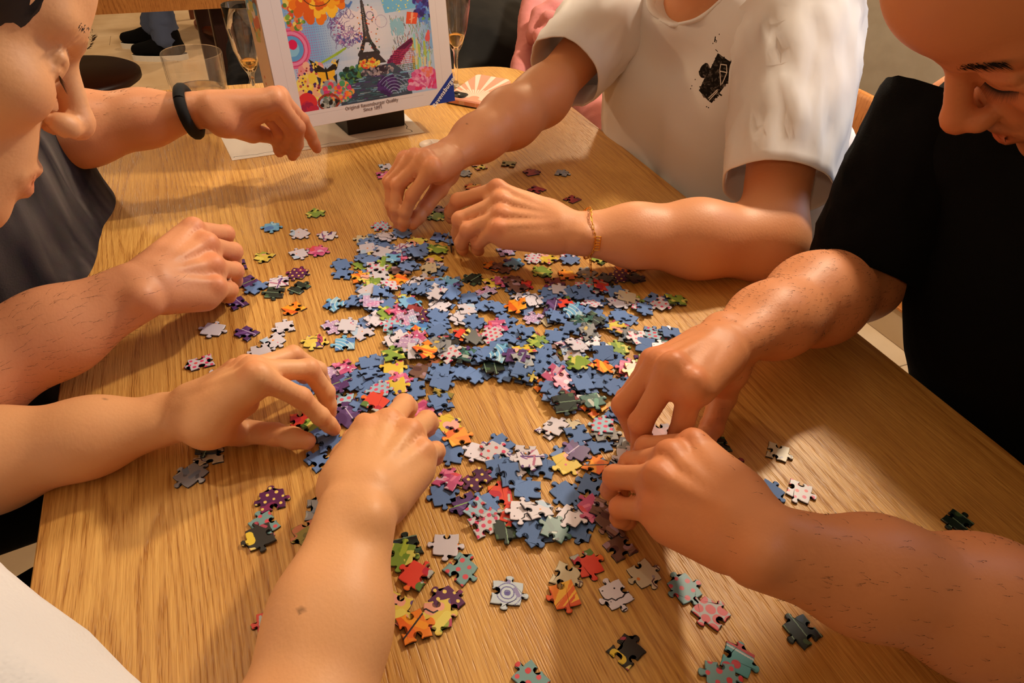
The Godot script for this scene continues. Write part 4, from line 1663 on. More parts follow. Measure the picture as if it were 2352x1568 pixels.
func cover_art() -> Image:
	var p := Pen.new(28.0, 37.0, 26.0, Color(0.86, 0.83, 0.85))
	var a := 3.1
	var b := 25.0
	var lo := 2.2
	var hi := 34.0
	# sky, paler to the middle
	for i in range(0, 64):
		var y := lo + (hi - lo) * i / 64.0
		for j in range(0, 44):
			var x := a + (b - a) * j / 44.0
			var t := clampf(Vector2((x - 15.5) / 9.0, (y - 11.0) / 7.0).length(), 0.0, 1.0)
			var c := Color(0.87, 0.87, 0.92).lerp(Color(0.46, 0.66, 0.88), t * t * (0.9 if y > 8 else 0.5))
			p.im.fill_rect(Rect2i(int(x * p.k), p.h - int((y + 0.52) * p.k), 14, 14), c)
	p.poly([Vector2(17.8, 13.6), Vector2(23.0, 13.9), Vector2(23.0, 17.0), Vector2(17.0, 17.0)], Color(0.44, 0.72, 0.90))
	p.spray(20.0, 15.2, 2.8, 1.6, 40, 0.05, 0.13, [Color(0.92, 0.88, 0.52)])
	# halftone of violet dots fanning from the rosette at the left
	for i in range(-20, 40):
		for j in range(-30, 34):
			var q := Vector2(3.1 + i * 0.32, 10.6 + j * 0.32)
			var d := q.distance_to(Vector2(3.1, 10.6))
			if d > 2.2 and d < 7.4 and q.x > a and q.y > 6.0 and q.y < 16.5:
				p.disc(q.x, q.y, 0.13 * (1.0 - d / 8.5), Color(0.66, 0.46, 0.74) if d < 4.4 else Color(0.46, 0.52, 0.80))
	for e in [[2.55, Color(0.86, 0.40, 0.60)], [2.3, Color(0.80, 0.26, 0.46)], [2.15, Color(0.88, 0.52, 0.70)], [1.75, Color(0.80, 0.26, 0.46)], [1.6, Color(0.36, 0.62, 0.86)], [1.0, Color(0.52, 0.76, 0.90)]]:
		p.disc(3.4, 10.5, e[0], e[1])
	p.disc(3.6, 11.0, 0.62, Color(0.84, 0.10, 0.34))
	# cloud with tendrils and leaves
	p.spray(14.0, 12.6, 3.2, 1.5, 60, 0.6, 0.95, [Color(0.90, 0.86, 0.90)])
	for i in 60:
		var t := p.rng.randf() * TAU
		var s := Vector2(10.6 + cos(t) * 1.2 + 0.5, 12.6 + sin(t) * 2.0)
		var d := p.rng.randf() * TAU
		for q in 6:
			d += p.rng.randf_range(-0.2, 1.0)
			var e := s + Vector2(cos(d), sin(d)) * 0.28
			p.line(s, e, 0.035, Color(0.42, 0.36, 0.60))
			s = e
	p.spray(12.4, 10.9, 2.6, 0.8, 90, 0.06, 0.2, [Color(0.42, 0.34, 0.60), Color(0.62, 0.46, 0.70), Color(0.32, 0.36, 0.66), Color(0.74, 0.60, 0.74)])
	p.spray(10.2, 12.6, 1.1, 1.2, 50, 0.05, 0.16, [Color(0.46, 0.34, 0.60), Color(0.68, 0.44, 0.62)])
	for s in [-1.0, 1.0]:
		p.line(Vector2(12.4, 14.9), Vector2(12.4 + s * 0.55, 15.3 + 0.1 * s), 0.2, Color(0.30, 0.48, 0.78), 0.1)
	for i in 36:
		var t := i / 36.0 * TAU
		p.disc(15.4 + cos(t) * 0.55, 13.5 + sin(t) * 0.5, 0.045, Color(0.50, 0.44, 0.62))
		p.disc(17.0 + cos(t) * 0.9, 12.6 + sin(t) * 0.8, 0.04, Color(0.56, 0.50, 0.68))
	# script and colour washes on the right
	for i in 260:
		var s := Vector2(p.rng.randf_range(18.4, 24.8), p.rng.randf_range(5.5, 12.6))
		p.line(s, s + Vector2(p.rng.randf_range(-0.25, 0.25), p.rng.randf_range(0.3, 0.7)), 0.035, [Color(0.50, 0.44, 0.46), Color(0.80, 0.50, 0.42), Color(0.46, 0.60, 0.40), Color(0.40, 0.42, 0.50)][i % 4])
	for i in 70:
		var s := Vector2(19.5, 11.4) + Vector2(p.rng.randf_range(-1.0, 1.0), p.rng.randf_range(-0.9, 0.9))
		p.line(s, s + Vector2(-0.1, 0.5), 0.10, Color(0.56, 0.76, 0.86))
	for i in 26:
		var s := Vector2(p.rng.randf_range(21.4, 24.6), p.rng.randf_range(5.0, 9.4))
		p.line(s, s + Vector2(0.1, p.rng.randf_range(0.8, 1.8)), 0.16, [Color(0.56, 0.80, 0.82), Color(0.66, 0.76, 0.36), Color(0.76, 0.72, 0.40), Color(0.84, 0.80, 0.62)][i % 4])
	p.line(Vector2(24.2, 9.6), Vector2(24.5, 10.6), 0.42, Color(0.84, 0.36, 0.38), 0.15)
	# dark blossom and stars at the upper right
	p.spray(24.0, 14.4, 1.5, 2.4, 120, 0.12, 0.42, [Color(0.20, 0.16, 0.44), Color(0.26, 0.36, 0.74), Color(0.34, 0.52, 0.84), Color(0.42, 0.24, 0.52), Color(0.24, 0.20, 0.56)])
	p.spray(24.3, 12.2, 0.6, 0.6, 20, 0.1, 0.25, [Color(0.40, 0.62, 0.34), Color(0.36, 0.54, 0.82)])
	for e in [0.5, 0.9, 1.3]:
		for i in 30:
			p.disc(23.7 + cos(i * 0.21) * e, 16.3 + sin(i * 0.21) * e * 0.4, 0.07, Color(0.94, 0.80, 0.42))
	# a little red stamp
	p.poly([Vector2(20.9, 11.95), Vector2(22.6, 11.75), Vector2(23.05, 13.2), Vector2(21.3, 13.5)], Color(0.88, 0.34, 0.20))
	p.line(Vector2(21.8, 12.0), Vector2(22.1, 13.1), 0.08, Color(0.93, 0.66, 0.52), 0.2)
	p.line(Vector2(21.6, 12.4), Vector2(22.4, 12.6), 0.07, Color(0.93, 0.66, 0.52))
	# the orange bloom at the top, leaves to its left
	p.spray(4.6, 15.0, 1.4, 2.4, 110, 0.15, 0.4, [Color(0.50, 0.66, 0.26), Color(0.84, 0.32, 0.18), Color(0.36, 0.52, 0.22), Color(0.92, 0.80, 0.40), Color(0.86, 0.52, 0.30)])
	p.flower(8.0, 17.6, 4.2, 26, [Color(0.96, 0.66, 0.12), Color(0.92, 0.48, 0.08), Color(0.98, 0.76, 0.20), Color(0.86, 0.38, 0.10)])
	for i in 120:
		var t := i / 120.0 * TAU
		p.disc(8.2 + cos(t) * 2.2, 17.0 + sin(t) * 1.7, 0.05, Color(0.24, 0.16, 0.10))
	p.spray(8.0, 17.4, 1.6, 1.3, 60, 0.1, 0.3, [Color(0.80, 0.36, 0.10), Color(0.55, 0.22, 0.08)])
	# brush strokes: green at the left, wine at the right, with dots
	for i in 30:
		p.line(Vector2(7.0 + i * 0.09, 8.2 + i * 0.03), Vector2(8.4 + i * 0.09, 8.7 + i * 0.035), 0.12, [Color(0.66, 0.78, 0.24), Color(0.58, 0.72, 0.22)][i % 2])
	for i in 90:
		var t := i / 90.0
		p.line(Vector2(17.2 + 2.2 * t, 6.6 + 1.6 * t + p.rng.randf_range(-0.4, 0.8)), Vector2(19.0 + 2.6 * t, 7.2 + 2.6 * t + p.rng.randf_range(-0.6, 0.3)), 0.14, [Color(0.42, 0.10, 0.30), Color(0.54, 0.16, 0.38), Color(0.34, 0.08, 0.24)][i % 3])
	for i in range(0, 14):
		for j in range(0, 16):
			p.disc(18.2 + i * 0.26, 4.6 + j * 0.26, 0.075, Color(0.80, 0.24, 0.34) if j > 7 else Color(0.10, 0.10, 0.12))
	# the lattice tower
	var iron := Color(0.20, 0.19, 0.20)
	var legs := [[15.4, 0.10], [13.4, 0.22], [11.6, 0.34], [10.3, 0.52], [9.4, 0.95], [8.6, 1.45]]
	for i in legs.size() - 1:
		var y0: float = legs[i][0]
		var y1: float = legs[i + 1][0]
		for s in [-1.0, 1.0]:
			p.line(Vector2(14.4 + s * legs[i][1] * 0.8, y0), Vector2(14.45 + s * legs[i + 1][1], y1), 0.10 if i < 3 else 0.2, iron, 0.12 if i < 3 else 0.28)
		var n := 7
		for q in n:
			var t0 := float(q) / n
			var t1 := float(q + 1) / n
			var w0 := lerpf(legs[i][1] * 0.8, legs[i + 1][1], t0)
			var w1 := lerpf(legs[i][1] * 0.8, legs[i + 1][1], t1)
			if i < 3:
				p.line(Vector2(14.4 - w0, lerpf(y0, y1, t0)), Vector2(14.4 + w1, lerpf(y0, y1, t1)), 0.05, iron)
				p.line(Vector2(14.4 + w0, lerpf(y0, y1, t0)), Vector2(14.4 - w1, lerpf(y0, y1, t1)), 0.05, Color(0.32, 0.30, 0.30))
	p.line(Vector2(13.8, 10.3), Vector2(15.0, 10.25), 0.16, iron)
	p.line(Vector2(13.0, 8.7), Vector2(15.9, 8.6), 0.2, iron)
	p.line(Vector2(14.4, 15.4), Vector2(14.4, 15.9), 0.05, iron)
	p.poly([Vector2(13.0, 8.7), Vector2(15.8, 8.6), Vector2(17.0, 7.2), Vector2(12.4, 7.2)], Color(0.23, 0.20, 0.22))
	p.spray(14.6, 11.5, 2.2, 3.6, 60, 0.05, 0.11, [Color(0.80, 0.26, 0.22), Color(0.36, 0.30, 0.34), Color(0.84, 0.50, 0.20), Color(0.26, 0.44, 0.40)])
	# trees and water
	p.poly([Vector2(10.2, 6.6), Vector2(18.0, 7.0), Vector2(20.4, 5.0), Vector2(20.6, 2.2), Vector2(9.0, 2.2), Vector2(9.0, 5.2)], Color(0.24, 0.30, 0.38))
	p.spray(11.6, 6.2, 1.9, 1.0, 120, 0.1, 0.4, [Color(0.14, 0.30, 0.26), Color(0.18, 0.42, 0.40), Color(0.10, 0.18, 0.16), Color(0.36, 0.54, 0.24), Color(0.24, 0.52, 0.50)])
	p.spray(15.4, 6.1, 2.6, 0.7, 120, 0.1, 0.3, [Color(0.30, 0.28, 0.34), Color(0.54, 0.50, 0.56), Color(0.20, 0.16, 0.22), Color(0.66, 0.60, 0.62)])
	p.spray(14.2, 7.3, 1.6, 0.6, 90, 0.08, 0.24, [Color(0.86, 0.28, 0.20), Color(0.92, 0.60, 0.22), Color(0.90, 0.82, 0.34), Color(0.80, 0.74, 0.30)])
	for i in 150:
		var s := Vector2(p.rng.randf_range(9.6, 20.0), p.rng.randf_range(2.4, 5.6))
		p.line(s, s + Vector2(p.rng.randf_range(0.3, 1.3), p.rng.randf_range(-0.05, 0.08)), 0.07, [Color(0.42, 0.62, 0.76), Color(0.16, 0.24, 0.34), Color(0.30, 0.22, 0.46), Color(0.56, 0.66, 0.72), Color(0.20, 0.40, 0.44)][i % 5])
	p.spray(16.8, 3.9, 1.7, 1.3, 60, 0.15, 0.4, [Color(0.30, 0.18, 0.46), Color(0.24, 0.14, 0.38)])
	for q in 6:
		for i in 60:
			var t := lerpf(0.2, 2.4, i / 60.0)
			p.disc(17.6 + cos(t) * (0.7 + q * 0.45), 2.4 + sin(t) * (0.7 + q * 0.45), 0.04, Color(0.60, 0.66, 0.82))
			p.disc(11.5 + cos(t) * (2.2 + q * 0.3) * 1.7, 1.4 + sin(t) * (1.2 + q * 0.24), 0.04 if sin(t) * (1.2 + q * 0.24) > 0.9 else 0.0, Color(0.12, 0.14, 0.18))
	# patchwork of petals, dots and balls at the lower left
	p.spray(5.4, 7.3, 1.7, 0.9, 70, 0.3, 0.6, [Color(0.90, 0.64, 0.60), Color(0.92, 0.72, 0.62), Color(0.88, 0.56, 0.58)])
	p.spray(5.4, 5.5, 2.3, 1.7, 90, 0.3, 0.6, [Color(0.92, 0.80, 0.28), Color(0.93, 0.86, 0.42), Color(0.92, 0.70, 0.56)])
	p.spray(5.6, 6.2, 2.4, 2.0, 40, 0.08, 0.2, [Color(0.62, 0.16, 0.22), Color(0.28, 0.14, 0.40), Color(0.80, 0.36, 0.30)])
	p.disc(5.6, 7.6, 0.3, Color(0.24, 0.16, 0.44))
	p.disc(4.7, 4.6, 0.36, Color(0.22, 0.16, 0.46))
	p.disc(6.1, 5.1, 0.2, Color(0.56, 0.12, 0.20))
	p.disc(4.1, 3.3, 1.4, Color(0.84, 0.20, 0.22))
	p.spray(4.3, 2.7, 1.0, 0.7, 20, 0.3, 0.5, [Color(0.62, 0.14, 0.30), Color(0.74, 0.16, 0.28)])
	p.spray(8.6, 4.2, 2.2, 1.4, 90, 0.2, 0.5, [Color(0.62, 0.64, 0.68), Color(0.74, 0.70, 0.72), Color(0.56, 0.60, 0.66)])
	p.spray(8.8, 4.0, 2.2, 1.5, 70, 0.12, 0.42, [Color(0.94, 0.48, 0.18), Color(0.86, 0.26, 0.40), Color(0.92, 0.60, 0.30), Color(0.80, 0.24, 0.50), Color(0.30, 0.60, 0.42)])
	for i in 90:
		var t := i / 90.0 * TAU
		p.disc(7.2 + cos(t) * 1.5, 3.0 + sin(t) * 1.0, 0.16, [Color(0.86, 0.30, 0.22), Color(0.20, 0.14, 0.12)][i % 2])
	p.spray(7.2, 2.9, 1.2, 0.7, 60, 0.1, 0.3, [Color(0.20, 0.22, 0.22), Color(0.44, 0.48, 0.46), Color(0.10, 0.10, 0.10), Color(0.66, 0.68, 0.66)])
	# butterfly
	for s in [-1.0, 1.0]:
		p.poly([Vector2(7.6, 7.3), Vector2(7.6 + s * 2.2, 9.0 - 0.5 * float(s > 0)), Vector2(7.6 + s * 1.6, 7.2), Vector2(7.6 + s * 0.4, 6.6)], Color(0.14, 0.12, 0.09))
		p.poly([Vector2(7.6, 7.0), Vector2(7.6 + s * 1.3, 7.2), Vector2(7.6 + s * 1.1, 5.7), Vector2(7.6 + s * 0.2, 6.1)], Color(0.92, 0.70, 0.18))
		p.poly([Vector2(7.6 + s * 0.9, 6.3), Vector2(7.6 + s * 1.5, 6.6), Vector2(7.6 + s * 1.3, 5.2)], Color(0.16, 0.20, 0.30))
		p.spray(7.6 + s * 1.4, 8.0, 0.5, 0.5, 12, 0.06, 0.14, [Color(0.92, 0.78, 0.34)])
	p.line(Vector2(7.6, 7.5), Vector2(7.6, 6.1), 0.12, Color(0.12, 0.09, 0.06))
	# pink dahlia at the lower right
	p.flower(23.2, 2.6, 3.0, 20, [Color(0.86, 0.50, 0.70), Color(0.80, 0.34, 0.58), Color(0.90, 0.64, 0.78), Color(0.84, 0.20, 0.44)], 0.0, PI)
	p.spray(23.6, 5.0, 0.9, 0.6, 24, 0.15, 0.35, [Color(0.90, 0.48, 0.42), Color(0.88, 0.56, 0.66)])
	# the white margin closes the picture; a fine line runs round it
	var w := Color(0.86, 0.83, 0.85)
	p.im.fill_rect(Rect2i(0, 0, int(a * p.k), p.h), w)
	p.im.fill_rect(Rect2i(int(b * p.k), 0, 90, p.h), w)
	p.im.fill_rect(Rect2i(0, p.h - int(lo * p.k), p.im.get_width(), 80), w)
	p.im.fill_rect(Rect2i(0, 0, p.im.get_width(), p.h - int(hi * p.k)), w)
	for e in [Rect2i(int(1.8 * p.k), 0, 1, p.h), Rect2i(int(26.1 * p.k), 0, 1, p.h)]:
		p.im.fill_rect(e, Color(0.76, 0.72, 0.75))
	p.im.fill_rect(Rect2i(int(3.0 * p.k), p.h - int(1.75 * p.k), int(7.0 * p.k), 1), Color(0.72, 0.68, 0.71))
	p.im.fill_rect(Rect2i(int(17.0 * p.k), p.h - int(1.75 * p.k), int(5.5 * p.k), 1), Color(0.72, 0.68, 0.71))
	return p.im


func lettering(who: Node, called: String, words: String, size: float, m: Material, t: Transform3D, bold := 400) -> void:
	var x := TextMesh.new()
	var f := SystemFont.new()
	f.font_names = PackedStringArray(["Droid Sans"])
	f.font_weight = bold
	x.font = f
	x.text = words
	x.font_size = 64
	x.pixel_size = size / 64.0
	x.depth = 0.0003
	put(called, x, m, who, t)


func table_things() -> void:
	# the puzzle's box, propped up on its stand
	var e := Vector3(0.974, 0, -0.228).normalized()
	var up := Vector3(-0.039, 0.986, -0.165).normalized()
	var b := Basis(e, up, e.cross(up))
	var at := tm(76, 50, -977)
	var bx := thing("puzzle_box", "white puzzle box with a colourful iron tower collage on its front, propped upright", "box", at)
	bx.transform = Transform3D(b, at)
	var art := plain(Color.WHITE, 0.4)
	art.albedo_texture = ImageTexture.create_from_image(cover_art())
	var card := plain(Color(0.85, 0.82, 0.83), 0.5)
	var q := PlaneMesh.new()
	var w := 0.28
	var h := 0.37
	put("lid", box_mesh(Vector3(0, 0, -0.050), Vector3(w, h, -0.0004), 0.001), card, bx)
	var st := begin()
	st.set_smooth_group(-1)
	var c4 := [Vector3(0.0006, 0.0006, 0.0), Vector3(0.0006, h - 0.0006, 0.0), Vector3(w - 0.0006, h - 0.0006, 0.0), Vector3(w - 0.0006, 0.0006, 0.0)]
	quad(st, c4[0], c4[1], c4[2], c4[3])
	quad(st, c4[3] + Vector3(0, 0, -0.0004), c4[2] + Vector3(0, 0, -0.0004), c4[1] + Vector3(0, 0, -0.0004), c4[0] + Vector3(0, 0, -0.0004))
	st.generate_normals()
	put("cover_print", with_uv(st.commit(), func(p: Vector3) -> Vector2: return Vector2(p.x / w, 1.0 - p.y / h)), art, bx)
	# the side's picture strip and its plain lower half
	var sp := Pen.new(5.0, 37.0, 16.0, Color(0.84, 0.72, 0.58))
	sp.spray(2.5, 25.0, 2.4, 13.0, 500, 0.3, 0.9, [Color(0.36, 0.60, 0.72), Color(0.84, 0.60, 0.30), Color(0.72, 0.70, 0.40), Color(0.80, 0.44, 0.34), Color(0.46, 0.34, 0.30), Color(0.85, 0.80, 0.74)])
	sp.im.fill_rect(Rect2i(0, 37 * 16 - int(11.5 * 16), 80, int(11.5 * 16)), Color(0.86, 0.74, 0.60))
	for k in 5:
		sp.disc(1.5, 3.4 + k * 0.9, 0.2, Color(0.78, 0.38, 0.24))
	var side := plain(Color.WHITE, 0.45)
	side.albedo_texture = ImageTexture.create_from_image(sp.im)
	st = begin()
	st.set_smooth_group(-1)
	quad(st, Vector3(-0.0003, 0.001, -0.049), Vector3(-0.0003, h - 0.001, -0.049), Vector3(-0.0003, h - 0.001, -0.001), Vector3(-0.0003, 0.001, -0.001))
	st.generate_normals()
	put("side_print", with_uv(st.commit(), func(p: Vector3) -> Vector2: return Vector2(1.0 + p.z / 0.05, 1.0 - p.y / h)), side, bx)
	var blue := plain(Color(0.10, 0.22, 0.58), 0.4)
	put("corner_badge", prism_mesh(PackedVector2Array([Vector2(0.233, 0.0), Vector2(0.28, 0.0), Vector2(0.2798, -0.043)]), 0.0002, 0.0006), blue, bx, Transform3D(Basis(Vector3.RIGHT, PI / 2), Vector3.ZERO))
	var ink := plain(Color(0.93, 0.93, 0.95), 0.4)
	lettering(bx, "brand_lettering", "Ravensburger", 0.0088, ink, Transform3D(Basis(Vector3(0, 0, 1), 0.744), Vector3(0.2615, 0.0168, 0.0009)), 800)
	var grey := plain(Color(0.52, 0.48, 0.50), 0.5)
	lettering(bx, "small_print", "Original Ravensburger Quality", 0.0046, grey, Transform3D(Basis(), Vector3(0.138, 0.0172, 0.0003)))
	lettering(bx, "small_print", "Since 1891", 0.0044, grey, Transform3D(Basis(), Vector3(0.138, 0.0110, 0.0003)))
	# black card stand
	var s := thing("box_stand", "black card stand under the puzzle box, standing on the paper sheet", "stand", tm(179, 0, -1066))
	var f := (tm(276, 0, -1084) - tm(179, 0, -1066)).normalized()
	var back := f.cross(Vector3.UP).normalized()
	if back.z > 0:
		back = -back
	s.transform = Transform3D(Basis(f, Vector3.UP, -back), tm(179, 0.6, -1066))
	st = begin()
	add_box(st, Vector3(0, 0, -0.085), Vector3(0.099, 0.041, 0.0), 0.001)
	st.generate_normals()
	put("block", st.commit(), M.black_card, s)
	st = begin()
	add_box(st, Vector3(0, 0.041, -0.085), Vector3(0.099, 0.14, -0.082), 0.001, Transform3D(Basis(Vector3.RIGHT, -0.17), Vector3(0, 0, -0.001)))
	st.generate_normals()
	put("rest", st.commit(), M.black_card, s)
	# sheet of paper with a wavy border line
	var pp := Pen.new(30.0, 12.0, 34.0, Color(0.91, 0.885, 0.86))
	var prev := Vector2(0.4, 1.15)
	for i in range(1, 190):
		var x := 0.4 + i * 0.147
		var y := 1.15 + 0.13 * sin(x * 1.35) + 0.06 * sin(x * 3.1)
		pp.line(prev, Vector2(x, y), 0.055, Color(0.07, 0.06, 0.08))
		prev = Vector2(x, y)
	for i in range(1, 70):
		var y := 1.15 + i * 0.15
		var x := 28.2 + 0.22 * sin(y * 1.6) + 0.1 * sin(y * 3.7)
		pp.line(prev, Vector2(x, y), 0.055, Color(0.07, 0.06, 0.08))
		prev = Vector2(x, y)
	for k in 5:
		for i in 34:
			if pp.rng.randf() < 0.8:
				pp.line(Vector2(6.0 + i * 0.19, 7.2 - k * 0.8), Vector2(6.12 + i * 0.19, 7.2 - k * 0.8), 0.05, Color(0.62, 0.56, 0.46))
	var pm := plain(Color.WHITE, 0.75)
	pm.albedo_texture = ImageTexture.create_from_image(pp.im)
	var pf := (tm(299, 0, -1047) - tm(105, 0, -1028)).normalized()
	var pb := pf.cross(Vector3.UP)
	if pb.z > 0:
		pb = -pb
	var sheet := box_mesh(Vector3(-0.30, 0, 0), Vector3(0, 0.0004, 0.105))
	var o := put("paper_sheet", with_uv(sheet, func(p: Vector3) -> Vector2: return Vector2(1.0 + p.x / 0.30, 1.0 - p.z / 0.105)), pm, null, Transform3D(Basis(pf, Vector3.UP, pb), tm(299, 0.1, -1047)))
	tag(o, "white paper sheet with a wavy black border line under the puzzle box", "paper")
	phone()
	glasses()
	# clear plastic disc with a tab
	var clear := plain(Color(0.95, 0.93, 0.92, 0.30), 0.3)
	clear.transparency = BaseMaterial3D.TRANSPARENCY_ALPHA
	var d := thing("plastic_disc", "small clear plastic disc with a tab lying by the far hand's wrist", "disc", tm(297, 0.2, -996))
	put("disc", lathe_mesh(PackedVector2Array([Vector2(0.0, 0.0), Vector2(0.0205, 0.0), Vector2(0.0215, 0.0006), Vector2(0.0205, 0.0012), Vector2(0.0, 0.0012)]), 40), clear, d)
	st = begin()
	add_box(st, Vector3(-0.0012, 0.0012, -0.009), Vector3(0.0012, 0.005, 0.004), 0.0004)
	st.generate_normals()
	put("tab", st.commit(), clear, d)


func phone() -> void:
	var corner := tm(425, 0, -1122)
	var long := Vector3(0.69, 0, -0.724).normalized()
	var short := Vector3(-0.724, 0, -0.69).normalized()
	var t := thing("mobile_phone", "phone lying face down in a pink case with a white sunray pattern", "phone", corner)
	t.transform = Transform3D(Basis(short, Vector3.UP, -long), corner)   # x across, -z along
	var p := Pen.new(7.4, 15.0, 40.0, Color(0.88, 0.60, 0.50))
	for i in 34:
		var a := -PI * 0.15 + PI * 1.3 * i / 34.0
		var s := Vector2(5.1, 2.2)
		p.line(s + Vector2(cos(a), sin(a)) * 0.9, s + Vector2(cos(a), sin(a)) * (4.2 if i % 2 else 14.0), 0.04, Color(0.92, 0.84, 0.78), 0.16 if i % 2 else 0.55)
	var m := plain(Color.WHITE, 0.4)
	m.albedo_texture = ImageTexture.create_from_image(p.im)
	var shape := round_rect(0.0, -0.15, 0.074, 0.0, 0.012)
	put("screen", prism_mesh(shape, 0.0, 0.002, 0.0), M.black_card, t)
	put("case", with_uv(prism_mesh(shape, 0.002, 0.0112, 0.0022), func(v: Vector3) -> Vector2: return Vector2(1.0 - v.x / 0.074, 1.0 + v.z / 0.15)), m, t)
	var isle := prism_mesh(round_rect(0.038, -0.034, 0.068, -0.006, 0.008), 0.0108, 0.0124, 0.0006)
	var cam := put("camera_island", isle, M.black_card, t)
	for k in 2:
		put("lens", lathe_mesh(PackedVector2Array([Vector2(0.0, 0.0), Vector2(0.0056, 0.0), Vector2(0.0056, 0.0010), Vector2(0.0046, 0.0014), Vector2(0.0, 0.0006)]), 24), M.black, cam, Transform3D(Basis(), Vector3(0.0455 + 0.0145 * k, 0.0124, -0.013 - 0.0135 * k)))
	put("flash", lathe_mesh(PackedVector2Array([Vector2(0.0, 0.0), Vector2(0.0022, 0.0), Vector2(0.0022, 0.0005), Vector2(0.0, 0.0005)]), 16), M.white_paint, cam, Transform3D(Basis(), Vector3(0.053, 0.0124, -0.020)))
	put("mute_opening", box_mesh(Vector3(-0.0004, 0.0035, -0.056), Vector3(0.001, 0.0085, -0.030), 0.0003), M.black_card, t)


func glasses() -> void:
	var g := thing("tumbler", "short clear drinking glass half full of water, behind the wristband", "glass", on_plane(478, 291))
	put("glass", lathe_mesh(PackedVector2Array([Vector2(0.0, 0.0), Vector2(0.0300, 0.0), Vector2(0.0325, 0.003), Vector2(0.0345, 0.022), Vector2(0.0385, 0.052), Vector2(0.0405, 0.058), Vector2(0.0418, 0.075), Vector2(0.0432, 0.112), Vector2(0.0425, 0.1135), Vector2(0.0415, 0.112), Vector2(0.0400, 0.075), Vector2(0.0385, 0.058), Vector2(0.0365, 0.050), Vector2(0.0322, 0.022), Vector2(0.0300, 0.010), Vector2(0.0, 0.0085)]), 64), M.pane, g)
	put("water", lathe_mesh(PackedVector2Array([Vector2(0.0, 0.0090), Vector2(0.0296, 0.0105), Vector2(0.0318, 0.022), Vector2(0.0361, 0.050), Vector2(0.0376, 0.056), Vector2(0.0381, 0.0605), Vector2(0.0, 0.0600)]), 64), M.water, g)
	for e in [[592, 255, 0.165, "sparkling wine flute with a little left in it, between the tumbler and the puzzle box"], [1047, 203, 0.178, "sparkling wine flute standing behind the right edge of the puzzle box"]]:
		var f := thing("wine_flute", e[3], "glass", on_plane(e[0], e[1]), "")
		var h: float = e[2]
		put("glass", lathe_mesh(PackedVector2Array([Vector2(0.0, 0.0), Vector2(0.029, 0.0), Vector2(0.0295, 0.001), Vector2(0.020, 0.0025), Vector2(0.006, 0.006), Vector2(0.0038, 0.014), Vector2(0.0036, h * 0.30), Vector2(0.0052, h * 0.37), Vector2(0.0130, h * 0.45), Vector2(0.0205, h * 0.60), Vector2(0.0248, h * 0.80), Vector2(0.0262, h * 0.995), Vector2(0.0257, h), Vector2(0.0250, h * 0.995), Vector2(0.0236, h * 0.80), Vector2(0.0192, h * 0.60), Vector2(0.0117, h * 0.46), Vector2(0.0045, h * 0.405), Vector2(0.0, h * 0.395)]), 56), M.glass, f)
		var l := 0.50 if h < 0.17 else 0.54
		put("wine", lathe_mesh(PackedVector2Array([Vector2(0.0, h * 0.400), Vector2(0.0043, h * 0.410), Vector2(0.0113, h * 0.464), Vector2(lerpf(0.0113, 0.0190, (l - 0.464) / 0.136), h * l), Vector2(0.0, h * l)]), 56), M.wine, f)


# ---------------------------------------------------------------- farther off
func chair_seat(y: float, x: float, z: float, r: float) -> ArrayMesh:
	return prism_mesh(round_rect(x - r, z - r, x + r, z + r, r * 0.55, 10), y - 0.022, y, 0.006)


func back_panel(cx: float, cz: float, r: float, y0: float, y1: float, a0: float, a1: float, lean := 0.0, thick := 0.012) -> ArrayMesh:
	var st := begin()
	st.set_smooth_group(0)
	var n := 26
	var prof := [[0.0, y0], [0.0, y1 - 0.010], [0.003, y1 - 0.003], [thick * 0.5, y1], [thick - 0.003, y1 - 0.003], [thick, y1 - 0.010], [thick, y0], [0.0, y0]]
	var rows := []
	for i in n + 1:
		var a := lerpf(a0, a1, float(i) / n)
		var row := []
		var ends := smoothstep(0.0, 0.10, minf(float(i) / n, 1.0 - float(i) / n))
		for e in prof:
			var y: float = lerpf((y0 + y1) * 0.5, e[1], 0.35 + 0.65 * ends)
			var rr: float = r + e[0] + (y - y0) * lean
			row.append(Vector3(cx + rr * cos(a), y, cz + rr * sin(a)))
		rows.append(row)
	for i in n:
		for k in prof.size() - 1:
			quad(st, rows[i][k], rows[i][k + 1], rows[i + 1][k + 1], rows[i + 1][k])
	st.generate_normals()
	return st.commit()


func plywood_chair(label: String, at: Vector3, turn: float) -> Node3D:
	var t := thing("chair", label, "chair", at)
	t.rotation.y = turn
	put("seat", chair_seat(0.45, 0.0, 0.0, 0.205), M.brown_wood, t)
	put("backrest", back_panel(-0.17, 0.0, 0.36, TH - 0.045, TH + 0.085, -0.95, 0.95), M.beech, t)
	put("backrest", back_panel(-0.17, 0.0, 0.352, 0.47, TH - 0.048, -0.62, 0.62), M.beech, t)
	for s in [[-0.16, -0.16, 0.0], [-0.16, 0.16, 0.0], [0.17, -0.17, 0.5], [0.17, 0.17, 0.5]]:
		var p := PackedVector3Array([Vector3(s[0] * 1.15, 0, s[1] * 1.15), Vector3(s[0], 0.43, s[1])])
		put("leg", sweep_mesh(p, PackedFloat32Array([0.014, 0.018]), 14), M.brown_wood, t)
	return t


